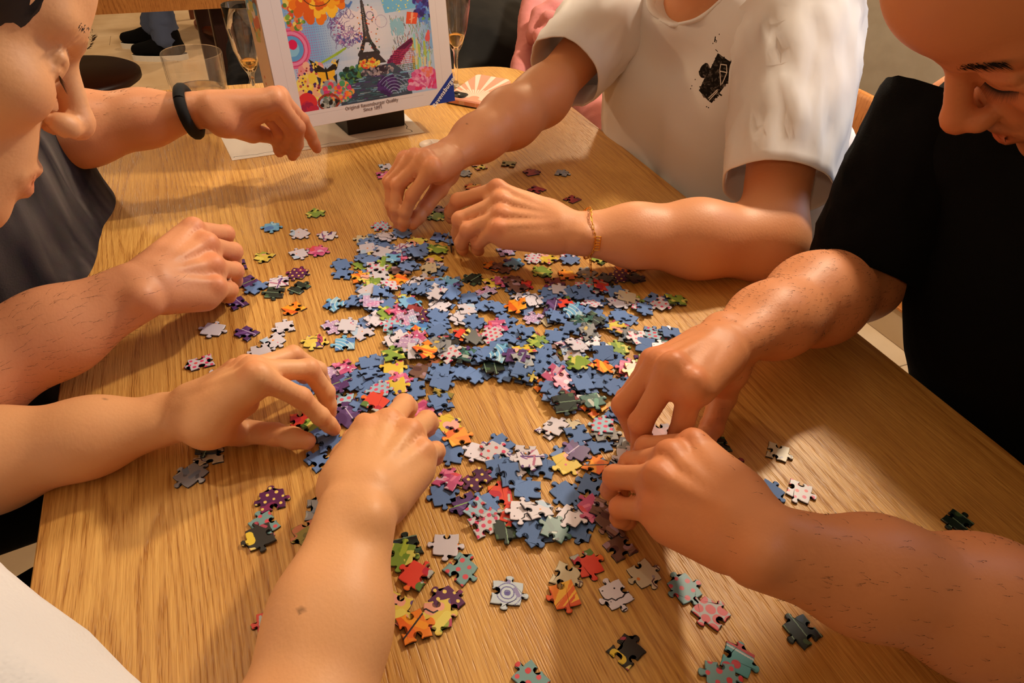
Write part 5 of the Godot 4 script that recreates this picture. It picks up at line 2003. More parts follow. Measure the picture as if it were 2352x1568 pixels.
func far_things() -> void:
	plywood_chair("light plywood chair with a curved backrest behind the white t-shirt", Vector3(0.79, 0, -0.85), 0.0)
	# strap looped over its backrest
	var pts := [Vector3(0.80, TH - 0.06, -0.655), Vector3(0.86, TH - 0.01, -0.675), Vector3(0.925, TH + 0.055, -0.715), Vector3(0.958, TH + 0.090, -0.742), Vector3(0.978, TH + 0.094, -0.752), Vector3(0.992, TH + 0.080, -0.757), Vector3(0.998, TH + 0.02, -0.76), Vector3(1.0, TH - 0.10, -0.76)]
	var q := arc_points(pts, 8)
	var st := begin()
	st.set_smooth_group(-1)
	var rows := []
	for i in q.size():
		var d := (q[mini(i + 1, q.size() - 1)] - q[maxi(i - 1, 0)]).normalized()
		var side := Vector3(-0.36, 0.12, 0.92)
		side = (side - d * side.dot(d)).normalized()
		var n := d.cross(side)
		var w := 0.0145 * smoothstep(-0.12, 0.32, float(i) / q.size())
		rows.append([q[i] - side * w - n * 0.002, q[i] - side * w + n * 0.0015, q[i] - side * w * 0.88 + n * 0.003, q[i] + side * w * 0.88 + n * 0.003, q[i] + side * w + n * 0.0015, q[i] + side * w - n * 0.002])
	for i in q.size() - 1:
		for k in 6:
			quad(st, rows[i][k], rows[i][(k + 1) % 6], rows[i + 1][(k + 1) % 6], rows[i + 1][k])
	st.generate_normals()
	tag(put("bag_strap", st.commit(), plain(Color(0.33, 0.40, 0.58), 0.55)), "slate blue padded bag strap hanging over the plywood chair's backrest", "strap")
	# the chair beyond, with a pink jacket thrown over it
	plywood_chair("plywood chair under the pink jacket", Vector3(0.80, 0, -1.50), 0.0)
	jacket()
	coat()
	# a second table with its leg and stools
	var t := thing("oak_table", "second oak table in the background at the upper left", "table", Vector3(-0.55, 0, -2.6))
	put("table_top", prism_mesh(round_rect(-0.75, -0.42, 0.75, 0.46, 0.07), TH - 0.055, TH + 0.01, 0.003), M.beech, t)
	for s in [[-0.62, 0.36], [0.585, 0.36], [-0.62, -0.36], [0.585, -0.36]]:
		put("leg", box_mesh(Vector3(s[0] - 0.032, 0, s[1] - 0.028), Vector3(s[0] + 0.032, TH - 0.03, s[1] + 0.028), 0.004), M.dark_wood, t)
	t.rotation.y = 0.06
	stool(Vector3(-0.395, 0, -2.50), 0.45, 0.185, "dark brown round stool below the second table at the left", "dark_wood")
	stool(Vector3(0.13, 0, -3.05), 0.45, 0.16, "reddish brown round stool behind the second table's leg", "brown_wood")
	var c := plywood_chair("wooden chair standing far back behind the jeans", Vector3(0.06, 0, -4.75), 1.2)
	c.scale = Vector3.ONE
	person_e()


func stool(at: Vector3, h: float, r: float, label: String, m: String) -> void:
	var t := thing("stool", label, "stool", at)
	put("seat", lathe_mesh(PackedVector2Array([Vector2(0.0, h - 0.035), Vector2(r - 0.02, h - 0.035), Vector2(r, h - 0.022), Vector2(r, h - 0.006), Vector2(r - 0.012, h), Vector2(0.0, h - 0.004)]), 48), M[m], t)
	for k in 4:
		var a := PI / 4 + k * PI / 2
		var d := Vector3(cos(a), 0, sin(a))
		put("leg", sweep_mesh(PackedVector3Array([d * r * 1.05, d * r * 0.6 + Vector3(0, h - 0.03, 0)]), PackedFloat32Array([0.012, 0.016]), 12), M[m], t)


func cloth_field(lo: Vector3, hi: Vector3, cell: float, list: Array) -> ArrayMesh:
	var f := Field.new(lo, hi, cell)
	for e in list:
		if e.size() == 3:
			f.blob(e[0], Basis(), e[1], e[2])
		else:
			f.cone(e[0], e[1], e[2], e[3], e[4])
	f.surface()
	var h := Hull.new()
	var g := noise(9.0, 15, 3)
	for i in f.verts.size():
		var p := f.verts[i]
		f.verts[i] = p + f.norms[i] * 0.006 * g.get_noise_3d(p.x * 1.5, p.y * 0.6, p.z * 1.5)
	h.take(f, white)
	bent_normals(h)
	return h.mesh()


func jacket() -> void:
	var at := func(x: float, y: float, d: float) -> Vector3: return at_depth(x, y, d)
	var l := []
	# the body of the jacket hanging down, then a loop of its sleeve over it and the rolled part inside the loop
	l.append([at.call(1290, -60, 1.62), at.call(1255, 150, 1.50), 0.055, 0.055, 0.05])
	l.append([at.call(1380, -60, 1.60), at.call(1400, 180, 1.42), 0.075, 0.075, 0.05])
	l.append([at.call(1222, 10, 1.52), at.call(1196, 175, 1.44), 0.026, 0.022, 0.02])
	l.append([at.call(1390, 170, 1.42), at.call(1400, 420, 1.22), 0.075, 0.06, 0.05])
	for e in [[1228, 80, 1240, 35], [1240, 35, 1272, 18], [1272, 18, 1302, 38], [1302, 38, 1335, 95]]:
		l.append([at.call(e[0], e[1], 1.43), at.call(e[2], e[3], 1.43), 0.021, 0.021, 0.008])
	for e in [[1262, 45, 1290, 55, 0.02], [1290, 55, 1310, 90, 0.02], [1240, 78, 1275, 96, 0.014], [1275, 96, 1300, 118, 0.016], [1238, 85, 1244, 120, 0.013], [1244, 120, 1280, 125, 0.012]]:
		l.append([at.call(e[0], e[1], 1.40), at.call(e[2], e[3], 1.40), e[4], e[4], 0.006])
	var lo := Vector3(1e9, 1e9, 1e9)
	var hi := -lo
	for e in l:
		for k in 2:
			lo = lo.min(e[k])
			hi = hi.max(e[k])
	var m := cloth_field(lo - Vector3.ONE * 0.1, hi + Vector3.ONE * 0.1, 0.007, l)
	tag(put("jacket", m, M.pink_cloth), "dusty pink jacket with a looped sleeve thrown over the chair beyond the white t-shirt", "jacket")


func coat() -> void:
	var l := []
	l.append([at_depth(1090, -120, 2.0), at_depth(1100, 140, 1.85), 0.13, 0.16, 0.08])
	l.append([at_depth(1010, -60, 2.0), at_depth(1020, 170, 1.85), 0.12, 0.14, 0.08])
	l.append([at_depth(1180, -100, 2.05), at_depth(1190, 150, 1.9), 0.11, 0.11, 0.08])
	l.append([at_depth(1070, 30, 1.9), at_depth(1055, 200, 1.72), 0.05, 0.06, 0.04])
	var lo := Vector3(1e9, 1e9, 1e9)
	var hi := -lo
	for e in l:
		for k in 2:
			lo = lo.min(e[k])
			hi = hi.max(e[k])
	tag(put("coat", cloth_field(lo - Vector3.ONE * 0.2, hi + Vector3.ONE * 0.2, 0.014, l), M.black), "black coat heaped on a seat behind the puzzle box", "coat")
	var c := thing("stool", "dark stool carrying the black coat behind the puzzle box", "stool", Vector3(0.66, 0, -1.95))
	put("seat", lathe_mesh(PackedVector2Array([Vector2(0.0, 0.41), Vector2(0.19, 0.41), Vector2(0.2, 0.43), Vector2(0.19, 0.45), Vector2(0.0, 0.45)]), 40), M.dark_wood, c)
	for k in 4:
		var a := PI / 4 + k * PI / 2
		var d := Vector3(cos(a), 0, sin(a))
		put("leg", sweep_mesh(PackedVector3Array([d * 0.2, d * 0.13 + Vector3(0, 0.41, 0)]), PackedFloat32Array([0.012, 0.016]), 12), M.dark_wood, c)
	# navy and grey scarf by the flute
	l = [[at_depth(548, 90, 1.75), at_depth(560, 225, 1.55), 0.028, 0.034, 0.02], [at_depth(600, 60, 1.8), at_depth(590, 230, 1.6), 0.03, 0.05, 0.03]]
	tag(put("bag", cloth_field(at_depth(575, 150, 1.68) - Vector3(0.3, 0.3, 0.35), at_depth(575, 150, 1.68) + Vector3(0.3, 0.3, 0.35), 0.01, l), M.navy_cloth), "dark navy bag standing behind the left wine flute", "bag")
	l = [[at_depth(628, 110, 1.6), at_depth(612, 230, 1.45), 0.03, 0.045, 0.03]]
	tag(put("scarf", cloth_field(at_depth(620, 170, 1.52) - Vector3(0.25, 0.25, 0.3), at_depth(620, 170, 1.52) + Vector3(0.25, 0.25, 0.3), 0.01, l), plain(Color(0.24, 0.21, 0.20), 0.9)), "grey brown scarf hanging behind the left edge of the puzzle box", "scarf")


func person_e() -> void:
	var t := thing("person", "person in blue jeans and dark trainers standing far back at the upper left", "person", Vector3.ZERO)
	var f := Field.new(Vector3(-0.65, 0, -4.85), Vector3(0.2, 1.8, -3.85), 0.016)
	for s in [[Vector3(-0.25, 0.10, -4.42), Vector3(-0.20, 0.48, -4.42), Vector3(-0.22, 0.90, -4.42)], [Vector3(-0.195, 0.10, -4.18), Vector3(-0.16, 0.48, -4.20), Vector3(-0.20, 0.90, -4.26)]]:
		f.cone(s[0], s[1], 0.058, 0.068, 0.03)
		f.cone(s[1], s[2], 0.068, 0.085, 0.03)
	f.cone(Vector3(-0.22, 0.95, -4.42), Vector3(-0.20, 0.95, -4.26), 0.11, 0.11, 0.05)
	f.surface()
	var g := noise(7.0, 9, 2)
	for i in f.verts.size():
		var p := f.verts[i]
		f.verts[i] = p + f.norms[i] * 0.022 * g.get_noise_3d(p.x, p.y * 2.6, p.z) * float(p.y < 0.5)
	var h := Hull.new()
	h.take(f, white)
	put("jeans", h.mesh(), M.denim, t)
	var b := Field.new(Vector3(-0.7, 0.9, -4.95), Vector3(0.3, 1.95, -3.75), 0.02)
	b.cone(Vector3(-0.21, 1.0, -4.40), Vector3(-0.22, 1.36, -4.40), 0.12, 0.125, 0.05)
	b.cone(Vector3(-0.21, 1.0, -4.28), Vector3(-0.22, 1.36, -4.28), 0.12, 0.125, 0.05)
	for s in [-4.55, -4.13]:
		b.cone(Vector3(-0.22, 1.42, s + 0.05 * signf(-4.34 - s)), Vector3(-0.22, 1.14, s), 0.055, 0.045, 0.04)
		b.cone(Vector3(-0.22, 1.14, s), Vector3(-0.40, 1.05, s), 0.045, 0.04, 0.03)
	b.surface()
	h = Hull.new()
	h.take(b, white)
	put("jumper", h.mesh(), M.navy_cloth, t)
	var k := Hull.new()
	var tone := lin(Color(0.86, 0.62, 0.48))
	var c := Vector3(-0.26, 1.66, -4.34)
	var bb := head(k, c, Vector3(-1, -0.2, 0), Vector3(-0.2, 1, 0), tone, true, 0.009)
	var nb := Field.new(Vector3(-0.4, 1.35, -4.5), Vector3(-0.1, 1.7, -4.2), 0.015)
	nb.cone(Vector3(-0.22, 1.42, -4.34), Vector3(-0.24, 1.62, -4.34), 0.06, 0.055, 0.02)
	nb.surface()
	k.take(nb, func(_p: Vector3, _n: Vector3) -> Color: return tone)
	for s in [-4.55, -4.13]:
		var hd := Field.new(Vector3(-0.60, 0.95, s - 0.08), Vector3(-0.34, 1.15, s + 0.08), 0.008)
		hd.cone(Vector3(-0.38, 1.055, s), Vector3(-0.48, 1.04, s), 0.028, 0.034, 0.02)
		for q in 4:
			hd.cone(Vector3(-0.48, 1.04, s - 0.026 + 0.0175 * q), Vector3(-0.545, 1.0, s - 0.03 + 0.02 * q), 0.0095, 0.008, 0.004)
		hd.cone(Vector3(-0.42, 1.05, s + 0.03), Vector3(-0.47, 1.01, s + 0.05), 0.012, 0.009, 0.006)
		hd.surface()
		k.take(hd, func(_p: Vector3, _n: Vector3) -> Color: return tone)
	put("body", k.mesh(), M.skin, t)
	hair_cap(t, c, bb, 0.012, 0.08)
	for s in [Vector3(-0.255, 0.022, -4.42), Vector3(-0.195, 0.022, -4.18)]:
		var tr := Transform3D(Basis(Vector3.UP, PI - 0.12), s)
		var sh := put("trainer", shoe_mesh(tr), M.shoe, t)
		var o := []
		for q in 25:
			var a := TAU * q / 24
			o.append(Vector2(0.045 + cos(a) * 0.138, sin(a) * (0.043 - 0.006 * cos(a))))
		var so := begin()
		add_prism(so, PackedVector2Array(o), -0.022, 0.006, 0.002, tr)
		so.generate_normals()
		put("sole", so.commit(), M.white_paint, sh)


# ---------------------------------------------------------------- the jigsaw pieces
# px, py in the photograph's frame say where on the table a piece lies, then what is printed on it; a trailing e gives it a straight side
const HEAP := "838 546 bg;863 544 b;886 544 ws;922 532 b;843 559 b;844 571 w;884 568 b;924 572 wp;956 553 ym;1009 541 b;1043 549 b;979 568 b;1004 572 gn;993 595 ye;879 582 w;838 592 be;853 602 b;919 595 pk;942 588 b;958 587 b;863 615 wr;894 608 gn;904 600 sb;922 623 br;937 613 b;1006 618 b;986 619 bg;828 638 or;851 643 ym;876 636 w;863 656 gn;912 646 or;894 661 wr;958 646 ws;978 641 w;998 655 ol;1032 652 sb;863 710 b;899 704 b;853 699 lv;847 674 w;876 679 be;940 664 b;970 669 b;1001 674 b;1034 682 b;1078 684 b;930 692 ym;940 702 sb;1009 702 ws;1004 684 w;812 692 b;863 733 ws;894 725 gn;912 722 pk;968 727 pd;947 725 dr;1006 725 b;1057 730 ws;1072 710 w;1088 740 b;1113 703 b;1139 707 b;1162 735 b;902 748 lb;935 738 lv;924 763 be;1014 748 b;960 753 sb;960 773 or;1006 771 b;907 784 ws;953 786 pke;937 801 lv;1144 750 pk;1067 771 rd;1083 776 bw;1129 771 wr;1172 778 be;1190 763 b;1032 791 bw;1144 804 b;1067 822 tl;1034 822 wr;1014 801 gy;996 804 gy;958 814 w;978 814 or;904 845 ye;904 822 gn;970 852 br;1001 863 b;1057 852 b;1011 852 b;1103 824 b;1159 858 b;1134 847 dg;1083 863 be;1161 575 lv;1134 609 or;1152 615 br;1181 606 sb;1226 590 wr;1262 593 ye;1305 580 wr;1308 593 b;1379 593 gn;1440 602 lv;1474 607 w;1247 621 gn;1302 630 or;1348 624 gy;1271 647 dr;1278 661 pd;1391 636 dk;1425 633 pd;1458 639 dk;1437 619 or;1354 655 rt;1379 661 rd;1412 670 b;1131 645 ye;1155 644 pk;1177 645 br;1189 661 br;1118 667 lv;1085 639 dg;1262 676 b;1287 670 w;1336 667 wr;1253 694 b;1314 676 b;1333 679 b;1369 691 b;1204 691 ws;1222 697 ws;1189 707 or;1421 694 w;1440 685 bg;1480 710 b;1519 697 wr;1550 691 gn;1268 713 pu;1271 731 b;1284 734 b;1360 725 b;1296 704 rde;1354 707 wr;1320 725 sb;1226 728 lv;1376 743 b;1360 743 dg;1339 749 tl;1425 725 b;1418 753 ym;1314 759 b;1351 771 gy;1271 771 b;1210 774 b;1440 774 gy;1467 780 wr;1513 786 rt;1501 771 lb;1538 771 b;1480 795 be;1519 808 ws;1480 826 pu;1489 832 gn;1425 829 b;1421 798 gn;1302 795 wp;1311 820 w;1324 805 w;1369 795 w;1385 814 b;1247 811 b;1244 826 b;1232 795 gn;1204 817 ye;1186 835 pu;1198 844 gy;1124 820 b;1146 826 sb;1198 869 b;1247 850 b;1271 854 b;1336 860 b;1296 863 b;1327 844 gn;1376 850 or;1268 896 b;1284 912 b;1271 872 pk;1296 887 pk;1296 927 dr;1296 936 dg;1336 887 b;1385 881 be;1415 896 b;1440 884 b;1443 847 pk;1458 857 ore;1363 936 or;1360 924 tl;848 832 b;841 885 b;812 878 b;882 876 b;853 861 b;921 878 pk;909 890 ye;955 895 b;1013 878 b;785 917 lb;805 939 pu;800 958 pu;834 924 be;894 917 b;873 902 lb;863 931 rde;972 944 pk;1013 927 b;688 963 rd;720 982 gn;747 997 b;754 1016 b;730 1055 b;693 893 b;1013 1005 b;1000 1012 b;1027 975 ye;1052 1005 or;1039 1039 b;1151 1019 b;1096 1037 ws;1137 1042 wr;1206 1042 w;1248 1074 b;1193 1067 ws;1215 1058 wp;1144 1076 b;1172 1092 b;1098 1099 pd;1018 1131 b;1027 1101 pk;1149 1136 rde;1211 1122 b;1298 1129 b;1358 1113 b;1367 1069 or;1300 1060 yee;1326 1035 pu;1326 998 b;1376 1019 b;1390 996 gy;1385 977 lb;1261 984 ws;1275 980 w;1069 1154 pu;1112 1159 b;1103 1177 lb;1110 1205 wr;1158 1212 dge;1181 1182 rd;1241 1191 b;1213 1207 b;1199 1179 ws;1232 1177 w;1222 1225 be;1273 1221 tl;1335 1212 b;1312 1186 ws;1360 1170 pk;1388 1173 br;1401 1200 br;1418 948 b;1452 1032 gy;1438 1062 w"
const LOOSE := """886 384 we|pale straight-edged jigsaw piece beside the far white hand's knuckles
880 402 pk|pink and white jigsaw piece just below the pale edge piece by the far hand
1100 383 ym|yellow brown jigsaw piece half under the forearm beyond the far hand
1063 398 gy|small grey tab of a jigsaw piece showing under the wrist of the far hand
1168 377 ole|olive grey straight-edged jigsaw piece lying alone beyond the braceleted arm
1221 397 dre|dark plum straight-edged jigsaw piece between the olive grey one and the grey green one
1290 398 gye|grey green straight-edged jigsaw piece nearest the white shirt's belly
1232 436 dre|dusky red straight-edged jigsaw piece alone beyond the braceleted forearm
1088 430 or|orange jigsaw piece showing above the knuckles of the braceleted hand
1211 455 dre|dusky red jigsaw piece mostly hidden behind the braceleted forearm
1314 458 dre|dusky red straight-edged jigsaw piece touching the table just beyond the bracelet
1010 482 br|dark brown jigsaw piece between the two hands of the white t-shirt
1000 497 gn|grey green jigsaw piece between the two hands of the white t-shirt
876 521 lb|pale blue jigsaw piece tipped up beside the far hand's fingertips
725 489 gn|green jigsaw piece lying alone farthest out on the left side
625 523 sb|grey blue jigsaw piece lying alone beyond the fist
688 537 w|white jigsaw piece with two dots beyond the fist
752 541 wp|white jigsaw piece splashed with purple, near the far end of the heap
608 590 ym|lime green and red jigsaw piece to the right of the fist
686 584 w|white jigsaw piece with a yellow tip right of the lime green one
731 577 pk|pink and lavender jigsaw piece touching the white one with the yellow tip
685 628 pd|crimson jigsaw piece with yellow dots above the dark green ones
547 610 pu|purple jigsaw piece peeping out between the knuckles of the fist
572 648 pue|purple straight-edged jigsaw piece lying on a blue one by the fist
590 662 b|blue back of a jigsaw piece under the purple edge piece by the fist
640 648 wp|white jigsaw piece with purple leaves above the dark green pair
632 672 dg|dark green striped jigsaw piece, left one of the dark pair
686 662 dg|dark green and blue jigsaw piece, right one of the dark pair
544 697 pu|plain purple jigsaw piece with a blue tab just below the fist
676 709 or|orange yellow jigsaw piece lying alone right of the fist
488 757 w|white jigsaw piece standing lengthwise, left of the striped purple one
566 767 pu|purple jigsaw piece with pale stripes below the fist
655 751 ws|white jigsaw piece with a purple scribble, topmost of the three white ones
627 783 w|white jigsaw piece with a pale blue tip, middle of the three white ones
600 806 w|plain lavender white jigsaw piece, lowest of the three white ones
463 833 wr|white jigsaw piece with one red dot, leftmost on the table
724 785 ym|olive and yellow jigsaw piece above the pinching hand
793 791 sbe|sky blue straight-edged jigsaw piece left of the heap
764 752 lv|white jigsaw piece with faint pink script, left one of the white trio
800 750 w|white jigsaw piece with a black gap, middle one of the white trio
833 766 w|white jigsaw piece with an orange dot, right one of the white trio
783 608 b|blue back of a jigsaw piece left of the heap, the farther of two
790 631 b|blue back of a jigsaw piece left of the heap, the nearer of two
770 703 sb|purple and sky blue jigsaw piece with arcs at the heap's left edge
510 862 w|sliver of a white jigsaw piece behind the pinching hand's wrist
486 1047 bg|grey beige jigsaw piece with a dark scribble below the pinching hand's wrist
478 1026 dg|dark jigsaw piece mostly hidden behind the pinching hand's wrist
437 1092 gy|grey and yellow jigsaw piece, lowest left of the pair under the wrist
625 1150 pd|deep purple jigsaw piece with small yellow dots at the lower left
606 1206 rt|grey teal jigsaw piece with pink dots below the deep purple one
598 1234 bw|black and yellow jigsaw piece tucked under the grey teal one
732 1172 gy|grey and white jigsaw piece cut off by the near right forearm
708 1222 ol|olive and orange jigsaw piece cut off by the near right forearm
624 1428 rd|orange red jigsaw piece with green dots left of the near forearm
768 858 lv|lavender jigsaw piece with white script beside the pinching hand
793 846 pk|magenta pink jigsaw piece beside the lavender script one
776 888 pu|purple jigsaw piece with a green line beside the pinching hand
1024 1252 w|white jigsaw piece with a row of specks below the near cluster
935 1258 dg|dark green jigsaw piece, upper one of the green pair beside the near forearm
921 1278 gn|dark and light green jigsaw piece, lower one of the green pair
957 1325 rd|crimson and orange jigsaw piece below the green pair
1057 1307 rt|red, white and green jigsaw piece right of the crimson one
1165 1363 sw|pale blue jigsaw piece with a spiral lying alone near the front
908 1395 ym|yellow and pink jigsaw piece touching the near forearm
1026 1384 pd|magenta jigsaw piece with a yellow stripe near the front
1006 1412 ym|yellow and purple jigsaw piece below the magenta one
950 1442 or|orange jigsaw piece with grey corners near the front
1298 1322 bg|beige jigsaw piece lying on the straight-edged orange one
1297 1368 ore|orange straight-edged jigsaw piece below the beige one
1347 1293 rd|red and green jigsaw piece lying beside the near fist's shadow
1424 1258 br|lavender brown jigsaw piece in the shadow of the near fist
1478 1318 bg|beige jigsaw piece half in the shadow below the near fist
1414 1365 ws|beige jigsaw piece with a purple scribble, front right
1570 1352 rt|teal jigsaw piece with red dots touching the near right forearm
1632 1407 rr|red dotted jigsaw piece below the teal one
1437 1495 bw|black and yellow jigsaw piece lying alone at the front
1692 1515 tqe|teal straight-edged jigsaw piece with red tabs at the front right
1655 1556 rt|teal jigsaw piece with red dots cut off by the picture's lower edge
1220 1560 rt|grey jigsaw piece with a red dot cut off by the picture's lower edge
1845 1449 dg|dark tip of a jigsaw piece showing under the near right forearm
1650 1021 dg|dark navy jigsaw piece with green lines between the right forearms
1678 1068 dr|plum purple jigsaw piece below the dark navy one
1785 1038 bg|dark and beige jigsaw piece lying in the patch of lamplight
1766 1128 b|grey blue back of a jigsaw piece in the patch of lamplight
1836 1127 wr|beige jigsaw piece with red dots touching the grey blue one
1860 1213 ol|yellowish jigsaw piece half hidden by the near right forearm
1893 1238 ol|dark yellow jigsaw piece behind the one half hidden by the forearm
2200 1198 dg|dark green jigsaw piece lying alone at the far right
1440 1062 w|pinkish jigsaw piece peeping out above the near fist
1428 948 b|blue back of a jigsaw piece left of the right hand's fingers
1448 972 rt|dark dotted jigsaw piece beside the right hand's little finger
1520 992 dr|dark maroon jigsaw piece held between the right hand's fingers"""
const PRINTS := {
	"b": ["plain blue face-down", 4], "w": ["white", 4], "ws": ["white, dark-scribbled", 4], "wr": ["white, pink-dotted", 4], "lb": ["pale blue, pink-dotted", 3],
	"wp": ["white, purple-splashed", 3], "pu": ["purple", 3], "pd": ["purple, yellow-dotted", 2], "pk": ["pink", 3], "lv": ["lavender, script-printed", 2], "or": ["orange", 3],
	"ye": ["yellow, dotted", 3], "ym": ["yellow and multicoloured", 3], "rd": ["red and orange", 2], "rt": ["grey teal, red-dotted", 3], "rr": ["red-dotted", 1], "gn": ["green", 2],
	"dg": ["dark green", 3], "dk": ["blackish purple", 2], "tl": ["teal and black", 2], "gy": ["grey", 2], "ol": ["olive", 2], "bw": ["black and yellow", 2], "br": ["brown", 2],
	"dr": ["dusky red", 2], "sb": ["sky blue", 3], "bg": ["beige", 2], "sw": ["pale blue, spiral-printed", 1], "tq": ["teal", 1]}
const ORDER := ["first", "second", "third", "fourth", "fifth", "sixth", "seventh", "eighth", "ninth", "tenth", "eleventh", "twelfth", "thirteenth", "fourteenth"]
const CELL := 128
const SIDE := 0.0187
var cells := {}
var outlines := []
var ground := {}


func disc(im: Image, x: float, y: float, r: float, c: Color, ox: int, oy: int) -> void:
	for dy in range(-int(r), int(r) + 1):
		var yy := int(y) + dy
		if yy < 0 or yy >= CELL:
			continue
		var w := sqrt(maxf(r * r - dy * dy, 0.0))
		var a := clampi(int(x - w), 0, CELL)
		var b := clampi(int(x + w) + 1, 0, CELL)
		if b > a:
			im.fill_rect(Rect2i(ox + a, oy + yy, b - a, 1), c)


func stroke(im: Image, a: Vector2, b: Vector2, r: float, c: Color, ox: int, oy: int) -> void:
	var n := int(a.distance_to(b) / maxf(r * 0.6, 0.7)) + 1
	for i in n + 1:
		var p := a.lerp(b, float(i) / n)
		disc(im, p.x, p.y, r, c, ox, oy)


func scrawl(im: Image, k: int, c: Color, r: float, ox: int, oy: int) -> void:
	for i in k:
		var p := Vector2(rng.randf_range(10, 118), rng.randf_range(10, 118))
		var d := rng.randf() * TAU
		for q in 9:
			d += rng.randf_range(-1.1, 1.1)
			var e := p + Vector2(cos(d), sin(d)) * 11.0
			stroke(im, p, e, r, c, ox, oy)
			p = e


func dots(im: Image, k: int, r0: float, r1: float, cols: Array, ox: int, oy: int) -> void:
	for i in k:
		disc(im, rng.randf_range(4, 124), rng.randf_range(4, 124), rng.randf_range(r0, r1), cols[rng.randi() % cols.size()], ox, oy)


func even_dots(im: Image, step: float, r: float, cols: Array, ox: int, oy: int, turn := 0.35) -> void:
	for i in range(-8, 18):
		for j in range(-8, 18):
			var p := Vector2((i + 0.5 * (j % 2)) * step, j * step * 0.87).rotated(turn) + Vector2(30, 0)
			disc(im, p.x, p.y, r * rng.randf_range(0.8, 1.15), cols[rng.randi() % cols.size()], ox, oy)


func blotches(im: Image, k: int, cols: Array, r0: float, r1: float, ox: int, oy: int) -> void:
	for i in k:
		var p := Vector2(rng.randf_range(0, 128), rng.randf_range(0, 128))
		var d := rng.randf() * TAU
		var c: Color = cols[rng.randi() % cols.size()]
		stroke(im, p, p + Vector2(cos(d), sin(d)) * rng.randf_range(5, 40), rng.randf_range(r0, r1), c, ox, oy)


func petals(im: Image, at: Vector2, cols: Array, ox: int, oy: int) -> void:
	for i in 26:
		var a := rng.randf() * TAU
		stroke(im, at + Vector2(cos(a), sin(a)) * 14.0, at + Vector2(cos(a), sin(a)) * rng.randf_range(60, 130), rng.randf_range(5, 12), cols[rng.randi() % cols.size()], ox, oy)


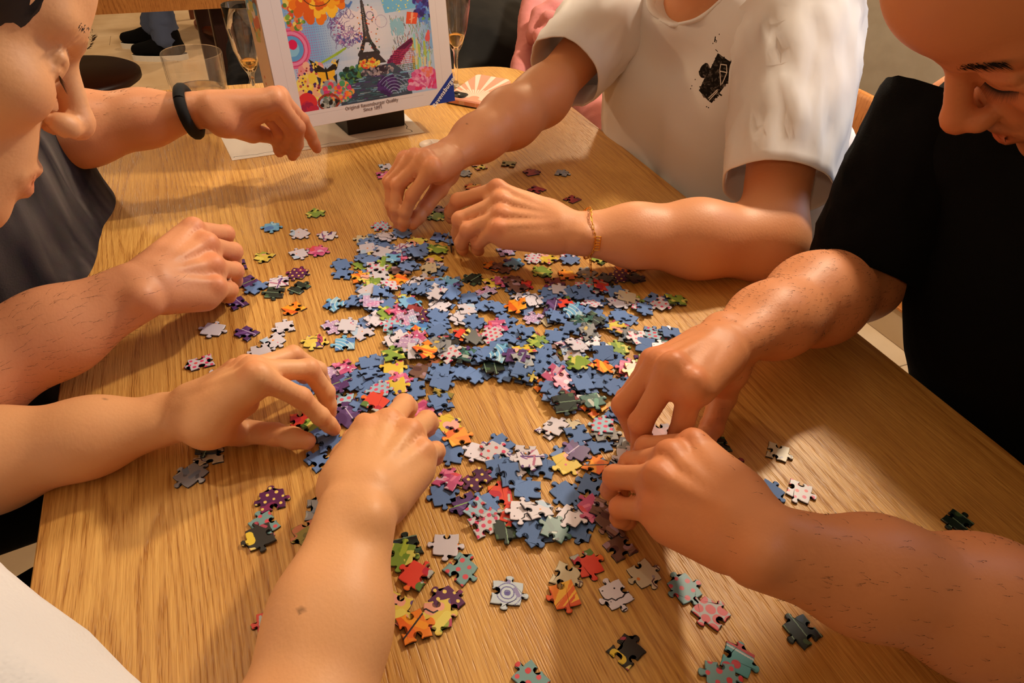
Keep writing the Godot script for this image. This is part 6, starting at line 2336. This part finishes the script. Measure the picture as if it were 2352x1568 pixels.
func paint_cell(im: Image, code: String, v: int, ox: int, oy: int) -> void:
	var white := Color(0.87, 0.85, 0.91)
	var base := {"b": Color(0.42, 0.54, 0.76), "w": white, "ws": white, "wr": Color(0.86, 0.85, 0.90), "lb": Color(0.66, 0.80, 0.90), "wp": white, "pu": Color(0.34, 0.20, 0.46), "pd": Color(0.36, 0.12, 0.34),
		"pk": Color(0.80, 0.36, 0.56), "lv": Color(0.74, 0.62, 0.80), "or": Color(0.94, 0.52, 0.12), "ye": Color(0.92, 0.80, 0.28), "ym": Color(0.88, 0.78, 0.34), "rd": Color(0.85, 0.26, 0.20), "rt": Color(0.46, 0.62, 0.64),
		"rr": Color(0.62, 0.62, 0.62), "gn": Color(0.52, 0.64, 0.26), "dg": Color(0.10, 0.17, 0.15), "dk": Color(0.20, 0.13, 0.20), "tl": Color(0.22, 0.42, 0.40), "gy": Color(0.55, 0.56, 0.58), "ol": Color(0.56, 0.50, 0.20),
		"bw": Color(0.10, 0.09, 0.08), "br": Color(0.46, 0.32, 0.28), "dr": Color(0.56, 0.18, 0.22), "sb": Color(0.42, 0.68, 0.86), "bg": Color(0.78, 0.73, 0.62), "sw": Color(0.74, 0.80, 0.86), "tq": Color(0.30, 0.60, 0.64)}
	var c: Color = base[code]
	c = c * rng.randf_range(0.94, 1.04)
	c.a = 1.0
	im.fill_rect(Rect2i(ox, oy, CELL, CELL), c)
	var ink := Color(0.10, 0.08, 0.14)
	var grape := Color(0.34, 0.22, 0.50)
	var pink := Color(0.86, 0.28, 0.46)
	match code:
		"b":
			for i in 900:
				var t := rng.randf_range(0.93, 1.06)
				im.fill_rect(Rect2i(ox + rng.randi() % 126, oy + rng.randi() % 127, 2, 1), Color(c.r * t, c.g * t, c.b * t))
		"w":
			dots(im, 3 + v * 3, 1.5, 4.0, [grape, pink, Color(0.95, 0.55, 0.2)], ox, oy)
			if v % 2 == 1:
				blotches(im, 2, [Color(0.70, 0.80, 0.92), Color(0.93, 0.85, 0.5)], 8, 16, ox, oy)
		"ws":
			scrawl(im, 3 + v, ink if v % 2 == 0 else grape, 1.3, ox, oy)
			dots(im, 12, 1.0, 2.2, [ink], ox, oy)
		"wr":
			even_dots(im, 27.0 - v * 2, 5.5, [pink, Color(0.88, 0.34, 0.38)], ox, oy, 0.3 * v)
			if v > 1:
				scrawl(im, 1, ink, 1.2, ox, oy)
		"lb":
			even_dots(im, 24.0, 6.0, [Color(0.88, 0.30, 0.48), Color(0.86, 0.36, 0.44)], ox, oy, 0.5 * v)
		"wp":
			blotches(im, 26, [grape, Color(0.50, 0.34, 0.62), Color(0.70, 0.42, 0.56)], 1.2, 4.5, ox, oy)
		"pu":
			blotches(im, 7, [Color(0.44, 0.30, 0.58), Color(0.26, 0.15, 0.38), Color(0.56, 0.50, 0.74)], 3, 9, ox, oy)
			stroke(im, Vector2(0, 40 + 20 * v), Vector2(128, 70), 1.6, Color(0.78, 0.74, 0.86) if v != 1 else Color(0.56, 0.78, 0.40), ox, oy)
		"pd":
			blotches(im, 8, [Color(0.50, 0.14, 0.36), Color(0.28, 0.10, 0.30)], 6, 14, ox, oy)
			even_dots(im, 25.0, 4.6, [Color(0.90, 0.80, 0.42)], ox, oy)
		"pk":
			blotches(im, 14, [Color(0.90, 0.50, 0.66), Color(0.72, 0.24, 0.48), Color(0.86, 0.70, 0.80), Color(0.85, 0.30, 0.36)], 4, 12, ox, oy)
			dots(im, 5, 2, 5, [white], ox, oy)
		"lv":
			blotches(im, 6, [Color(0.82, 0.56, 0.76), Color(0.66, 0.74, 0.90)], 8, 20, ox, oy)
			for y in range(18, 120, 15):
				for x in range(10, 118, 9):
					if rng.randf() < 0.75:
						stroke(im, Vector2(x, y), Vector2(x + rng.randf_range(-2, 3), y + rng.randf_range(4, 9)), 1.0, Color(0.95, 0.92, 0.97), ox, oy)
		"or":
			petals(im, Vector2(20 + 50 * v, 20), [Color(0.96, 0.62, 0.14), Color(0.90, 0.40, 0.10), Color(0.97, 0.74, 0.24), Color(0.85, 0.32, 0.12)], ox, oy)
			if v == 2:
				stroke(im, Vector2(20, 0), Vector2(110, 128), 1.6, ink, ox, oy)
		"ye":
			blotches(im, 6, [Color(0.94, 0.70, 0.66), Color(0.95, 0.86, 0.40)], 8, 18, ox, oy)
			dots(im, 12, 3, 7, [Color(0.86, 0.40, 0.54), grape, Color(0.95, 0.60, 0.30), Color(0.80, 0.30, 0.40)], ox, oy)
		"ym":
			blotches(im, 14, [Color(0.72, 0.26, 0.40), Color(0.42, 0.28, 0.56), Color(0.90, 0.84, 0.40), Color(0.62, 0.68, 0.28), Color(0.93, 0.66, 0.58)], 5, 13, ox, oy)
			scrawl(im, 1, ink, 1.4, ox, oy)
		"rd":
			blotches(im, 12, [Color(0.92, 0.44, 0.18), Color(0.74, 0.14, 0.24), Color(0.90, 0.32, 0.24), Color(0.36, 0.50, 0.24)], 6, 15, ox, oy)
			blotches(im, 3, [Color(0.72, 0.74, 0.74)], 3, 5, ox, oy)
		"rt":
			even_dots(im, 29.0, 6.5, [Color(0.80, 0.22, 0.26), Color(0.82, 0.30, 0.36)], ox, oy, 0.2 + 0.5 * v)
		"rr":
			even_dots(im, 30.0, 12.5, [Color(0.78, 0.16, 0.20)], ox, oy)
		"gn":
			blotches(im, 20, [Color(0.66, 0.74, 0.26), Color(0.24, 0.34, 0.12), Color(0.44, 0.58, 0.20), Color(0.85, 0.82, 0.40)], 3, 10, ox, oy)
		"dg":
			blotches(im, 14, [Color(0.16, 0.26, 0.22), Color(0.05, 0.07, 0.08), Color(0.24, 0.36, 0.24), Color(0.14, 0.22, 0.30)], 3, 9, ox, oy)
			for k in 3:
				stroke(im, Vector2(0, 20 + 36 * k), Vector2(128, 30 + 34 * k), 1.4, Color(0.50, 0.62, 0.52), ox, oy)
		"dk":
			blotches(im, 12, [Color(0.12, 0.08, 0.12), Color(0.34, 0.18, 0.28)], 4, 10, ox, oy)
			dots(im, 14, 2, 4, [Color(0.62, 0.62, 0.36)], ox, oy)
		"tl":
			blotches(im, 26, [Color(0.10, 0.16, 0.16), Color(0.36, 0.60, 0.54), Color(0.16, 0.34, 0.34), Color(0.70, 0.74, 0.72)], 2, 8, ox, oy)
		"gy":
			blotches(im, 12, [Color(0.70, 0.71, 0.72), Color(0.38, 0.40, 0.44), Color(0.80, 0.70, 0.36) if v == 1 else Color(0.46, 0.52, 0.60)], 3, 11, ox, oy)
		"ol":
			blotches(im, 12, [Color(0.42, 0.38, 0.14), Color(0.70, 0.60, 0.26), Color(0.74, 0.44, 0.30)], 4, 11, ox, oy)
		"bw":
			blotches(im, 6, [Color(0.90, 0.78, 0.22), Color(0.92, 0.84, 0.50)], 6, 12, ox, oy)
			blotches(im, 6, [ink, Color(0.70, 0.66, 0.62), Color(0.66, 0.24, 0.34)], 2, 5, ox, oy)
		"br":
			blotches(im, 18, [Color(0.34, 0.20, 0.20), Color(0.58, 0.44, 0.40), Color(0.66, 0.54, 0.60)], 3, 10, ox, oy)
		"dr":
			blotches(im, 10, [Color(0.46, 0.12, 0.20), Color(0.62, 0.24, 0.26), Color(0.40, 0.16, 0.26)], 5, 14, ox, oy)
		"sb":
			blotches(im, 5, [Color(0.30, 0.50, 0.78), Color(0.62, 0.80, 0.90), Color(0.36, 0.28, 0.56)], 8, 18, ox, oy)
			for k in 4:
				for q in 40:
					var a := q / 40.0 * 2.2 + v
					disc(im, 20 + cos(a) * (30 + 16 * k), 20 + sin(a) * (30 + 16 * k), 1.8, Color(0.84, 0.90, 0.95), ox, oy)
		"bg":
			scrawl(im, 3, Color(0.36, 0.24, 0.28), 1.1, ox, oy)
			dots(im, 4, 3, 6, [Color(0.88, 0.54, 0.28), Color(0.66, 0.62, 0.66)], ox, oy)
		"sw":
			for q in 160:
				var a := q / 160.0 * TAU * 3.2
				var r := 3.0 + 30.0 * floorf(q / 50.0) / 3.0 + 4.0
				disc(im, 64 + cos(a) * r, 64 + sin(a) * r, 1.2, Color(0.40, 0.40, 0.66), ox, oy)
			disc(im, 64, 64, 5, Color(0.36, 0.34, 0.62), ox, oy)
			blotches(im, 3, [Color(0.56, 0.54, 0.74)], 3, 6, ox, oy)
		"tq":
			stroke(im, Vector2(0, 20), Vector2(128, 38), 9, Color(0.70, 0.20, 0.24), ox, oy)
			stroke(im, Vector2(0, 34), Vector2(128, 52), 2, Color(0.75, 0.76, 0.78), ox, oy)
			dots(im, 4, 9, 13, [Color(0.76, 0.18, 0.24)], ox, oy)


func make_prints() -> void:
	var im := Image.create_empty(CELL * 8, CELL * 10, false, Image.FORMAT_RGB8)
	var k := 0
	for code in PRINTS:
		cells[code] = []
		for v in PRINTS[code][1]:
			paint_cell(im, code, v, (k % 8) * CELL, (k / 8) * CELL)
			cells[code].append(k)
			k += 1
	im.fill_rect(Rect2i((k % 8) * CELL, (k / 8) * CELL, CELL, CELL), Color(0.17, 0.18, 0.24))  # cut sides: navy backing paper, with shade darkening its colour
	cells["side"] = [k]
	var m := plain(Color.WHITE, 0.36)
	m.albedo_texture = ImageTexture.create_from_image(im)
	m.metallic_specular = 0.5
	M.printed = m
	var n := m.duplicate()
	n.roughness = 0.72
	n.metallic_specular = 0.3
	M.backing = n


func piece_outline(s: int, edge: bool) -> PackedVector2Array:
	# four sides, each with a knob, a socket or none
	var g := RandomNumberGenerator.new()
	g.seed = 100 + s
	var knob := [[0.0, 0.0], [0.16, 0.02], [0.30, 0.025], [0.385, 0.005], [0.415, 0.045], [0.395, 0.095], [0.362, 0.150], [0.368, 0.210], [0.415, 0.258], [0.5, 0.276], [0.585, 0.258], [0.632, 0.210], [0.638, 0.150], [0.605, 0.095], [0.585, 0.045], [0.615, 0.005], [0.70, 0.025], [0.84, 0.02]]
	var p := PackedVector2Array()
	var kinds = [[1, -1, 1, -1], [1, 1, -1, -1], [1, 1, 1, -1], [-1, 1, -1, -1], [1, -1, -1, 1], [1, 1, 1, 1], [1, -1, 1, 1], [-1, -1, 1, -1]][s % 8]
	var corner := [Vector2(-0.5, -0.5), Vector2(0.5, -0.5), Vector2(0.5, 0.5), Vector2(-0.5, 0.5)]
	for i in 4:
		corner[i] += Vector2(g.randf_range(-0.05, 0.05), g.randf_range(-0.05, 0.05))
	var stretch := Vector2(g.randf_range(0.94, 1.1), g.randf_range(0.9, 1.04))
	for i in 4:
		var a: Vector2 = corner[i]
		var b: Vector2 = corner[(i + 1) % 4]
		var d := b - a
		var out := Vector2(d.y, -d.x)
		var kind: int = kinds[i]
		if edge and i == 2:
			p.append(a * stretch * SIDE)
			continue
		var shift := g.randf_range(-0.06, 0.06)
		var tilt := g.randf_range(-0.10, 0.10)
		var big := g.randf_range(0.9, 1.08)
		for e in knob:
			var t: float = e[0]
			var h: float = e[1] * big
			var inner := clampf(1.0 - absf(t - 0.5) / 0.2, 0.0, 1.0)
			var mid := 1.0 if t > 0.3 and t < 0.7 else 0.0
			var u := 0.5 + (t - 0.5) * (big if mid > 0.0 else 1.0) + shift * (mid if mid > 0.0 else inner) + tilt * h
			p.append((a + d * u + out * h * kind) * stretch * SIDE)
	return p


func piece_arrays(s: int, edge: bool) -> Dictionary:
	# upper face with a pressed-down rim, the cut side, the underside; printed faces know their place in a cell
	var p := piece_outline(s, edge)
	if not Geometry2D.is_polygon_clockwise(p):
		p.reverse()
	p.reverse()
	var n := p.size()
	var top := PackedVector2Array()
	for i in n:
		var a := (p[i] - p[(i + n - 1) % n]).normalized()
		var b := (p[(i + 1) % n] - p[i]).normalized()
		var m := (Vector2(-a.y, a.x) + Vector2(-b.y, b.x)).normalized()
		top.append(p[i] + m * 0.00042)
	var ids := Geometry2D.triangulate_polygon(top)
	if ids.is_empty():
		top = p
		ids = Geometry2D.triangulate_polygon(top)
	var v := PackedVector3Array()
	var nn := PackedVector3Array()
	var side := PackedByteArray()
	var h := 0.0019
	for i in range(0, ids.size(), 3):
		for q in [0, 1, 2]:
			var w := top[ids[i + q]]
			v.append(Vector3(w.x, h, w.y))
			nn.append(Vector3.UP)
			side.append(0)
	var rim := 0.0005
	for i in n:
		var j := (i + 1) % n
		var e := (p[j] - p[i]).normalized()
		var o := Vector3(e.y, 0, -e.x)
		var lo := [Vector3(p[i].x, 0, p[i].y), Vector3(p[j].x, 0, p[j].y), Vector3(p[j].x, h - rim, p[j].y), Vector3(p[i].x, h - rim, p[i].y)]
		for q in [0, 1, 2, 0, 2, 3]:
			v.append(lo[q])
			nn.append(o)
			side.append(1)
		var up := [lo[3], lo[2], Vector3(top[j].x, h, top[j].y), Vector3(top[i].x, h, top[i].y)]
		for q in [0, 1, 2, 0, 2, 3]:
			v.append(up[q])
			nn.append((o * (0.9 if q < 2 else 0.35) + Vector3.UP * 0.8).normalized())
			side.append(0)
	for i in range(0, ids.size(), 3):
		for q in [0, 2, 1]:
			var w := p[ids[i + q]]
			v.append(Vector3(w.x, 0, w.y))
			nn.append(Vector3.DOWN)
			side.append(1)
	return {"v": v, "n": nn, "side": side}


func piece_mesh(s: int, edge: bool, cell: int) -> ArrayMesh:
	var key := s + (100 if edge else 0)
	while outlines.size() <= 200:
		outlines.append(null)
	if outlines[key] == null:
		outlines[key] = piece_arrays(s, edge)
	var d: Dictionary = outlines[key]
	var v: PackedVector3Array = d.v
	var uv := PackedVector2Array()
	uv.resize(v.size())
	var o := Vector2(cell % 8, cell / 8)
	var so := Vector2(cells.side[0] % 8, cells.side[0] / 8) + Vector2(0.5, 0.5)
	var side: PackedByteArray = d.side
	for i in v.size():
		uv[i] = (so if side[i] else o + Vector2(0.5 + v[i].x / SIDE * 0.54, 0.5 + v[i].z / SIDE * 0.54)) / Vector2(8, 10)
	var a := []
	a.resize(Mesh.ARRAY_MAX)
	a[Mesh.ARRAY_VERTEX] = v
	a[Mesh.ARRAY_NORMAL] = d.n
	a[Mesh.ARRAY_TEX_UV] = uv
	var m := ArrayMesh.new()
	m.add_surface_from_arrays(Mesh.PRIMITIVE_TRIANGLES, a)
	return m


func lay(at: Vector3, turn: float, lean: float) -> Transform3D:
	# drop a piece on what already lies there: its own slope from the pieces below, then raise them by its thickness
	var g := 0.003
	var base := Vector2i(roundi(at.x / g), roundi(at.z / g))
	var sum := 0.0
	var most := 0.0
	var slope := Vector2.ZERO
	var k := 0
	for i in range(-3, 4):
		for j in range(-3, 4):
			if i * i + j * j > 10:
				continue
			var h: float = ground.get(base + Vector2i(i, j), 0.0)
			sum += h
			slope += Vector2(i, j) * h
			most = maxf(most, h)
			k += 1
	var mean := sum / k
	slope = slope / (k * 5.0 * g) * 1.0
	slope = slope.limit_length(0.30)
	var y := lerpf(mean, most, 0.45)
	var n := Vector3(-slope.x, 1.0, -slope.y).normalized()
	if most > 0.001:
		n = (n + Vector3(rng.randf_range(-lean, lean), 0, rng.randf_range(-lean, lean))).normalized()
	for i in range(-3, 4):
		for j in range(-3, 4):
			if i * i + j * j <= 10:
				var q := base + Vector2i(i, j)
				var top := y + 0.0019 - (n.x * i + n.z * j) * g / n.y
				ground[q] = maxf(ground.get(q, 0.0), top)
	var b := Basis(Vector3.UP, turn)
	var f := frame_of(n, Vector3.BACK)
	return Transform3D(f * b, Vector3(at.x, TH + y + 0.0002, at.z))


func code_of(word: String) -> Array:
	if PRINTS.has(word):
		return [word, false]
	return [word.substr(0, word.length() - 1), true]


func region(x: float, y: float) -> String:
	if y > 950 and x > 985 and x < 1470 and y < 1245:
		return "in the near cluster"
	if x > 1040 and y < 665:
		return "below the braceleted forearm"
	if x < 770 and y > 870:
		return "by the pinching hand"
	if x < 1050 and y > 825:
		return "left of the bare table patch"
	if y < 655:
		return "at the heap's far end"
	if x > 1165:
		return "in the heap's right half"
	return "in the heap's left half"


func puzzle() -> void:
	make_prints()
	var heap := []
	for e in HEAP.split(";"):
		var w := e.split(" ")
		heap.append([float(w[0]), float(w[1]), w[2]])
	# the covered layer: more pieces below those that show
	var under := begin()
	for k in 230:
		var e: Array = heap[rng.randi() % heap.size()]
		if e[1] < 560 or (e[0] > 1040 and e[1] < 660) or e[1] > 1250:
			continue
		var p := on_plane(e[0] + rng.randf_range(-16, 16), e[1] + rng.randf_range(-10, 10))
		if (e[1] > 940 and rng.randf() < 0.8) or p.x > 0.5:
			continue
		var code: String = "b" if rng.randf() < 0.55 else PRINTS.keys()[rng.randi() % 27]
		under.append_from(piece_mesh(rng.randi() % 16, false, cells[code][rng.randi() % cells[code].size()]), 0, lay(p, rng.randf() * TAU, 0.12))
	# the farthest of the heap join them; the nearer ones are pieces of their own
	var by_far := []
	for e in heap:
		by_far.append(e[1])
	by_far.sort()
	var line: float = by_far[OVER]
	var own := []
	for e in heap:
		var c := code_of(e[2])
		var t := lay(on_plane(e[0], e[1], 0.003), rng.randf() * TAU, 0.10)
		var cell: int = cells[c[0]][rng.randi() % cells[c[0]].size()]
		var s := rng.randi() % 16
		if e[1] < line:
			under.append_from(piece_mesh(s, c[1], cell), 0, t)
		else:
			own.append({"x": e[0], "y": e[1], "code": c[0], "edge": c[1], "t": t, "cell": cell, "s": s, "where": region(e[0], e[1])})
	var u := put("puzzle_pieces", under.commit(), M.printed)
	u.set_meta("kind", "stuff")
	tag(u, "jumbled jigsaw pieces lying beneath and behind the ones on top of the heap", "puzzle piece")
	var sets := {}
	for e in own:
		var key: String = e.code + ("e" if e.edge else "") + e.where
		if not sets.has(key):
			sets[key] = []
		sets[key].append(e)
	for key in sets:
		var list: Array = sets[key]
		list.sort_custom(func(a: Dictionary, b: Dictionary) -> bool: return a.x < b.x)
		for i in list.size():
			var e: Dictionary = list[i]
			var what: String = PRINTS[e.code][0] + (" straight-edged" if e.edge else "") + " jigsaw piece " + e.where
			var group = "jigsaw pieces " + e.where.trim_suffix("")
			if list.size() > ORDER.size():
				group = "plain blue backs " + e.where
			elif list.size() > 1:
				what += ", %s from the left" % ORDER[i]
			var o := put("puzzle_piece", piece_mesh(e.s, e.edge, e.cell), M.backing if e.code == "b" else M.printed, null, e.t)
			tag(o, what, "puzzle piece", group)
	for row in LOOSE.split("\n"):
		var w := row.split("|")
		var q := w[0].split(" ")
		var c := code_of(q[2])
		var t := lay(on_plane(float(q[0]), float(q[1]), 0.001), rng.randf() * TAU, 0.05)
		var o := put("puzzle_piece", piece_mesh(rng.randi() % 16, c[1], cells[c[0]][rng.randi() % cells[c[0]].size()]), M.backing if c[0] == "b" else M.printed, null, t)
		tag(o, w[1], "puzzle piece", "loose jigsaw pieces spread over the table")
	# one piece stands on its edge under the braceleted hand, two are held
	var at := on_plane(1032, 558, 0.010)
	var o := put("puzzle_piece", piece_mesh(3, true, cells.gy[0]), M.printed, null, Transform3D(Basis(Vector3(0.3, 0.1, -0.9).normalized(), 1.45), at))
	tag(o, "grey jigsaw piece held on its edge below the braceleted hand", "puzzle piece", "loose jigsaw pieces spread over the table")


const OVER := 50
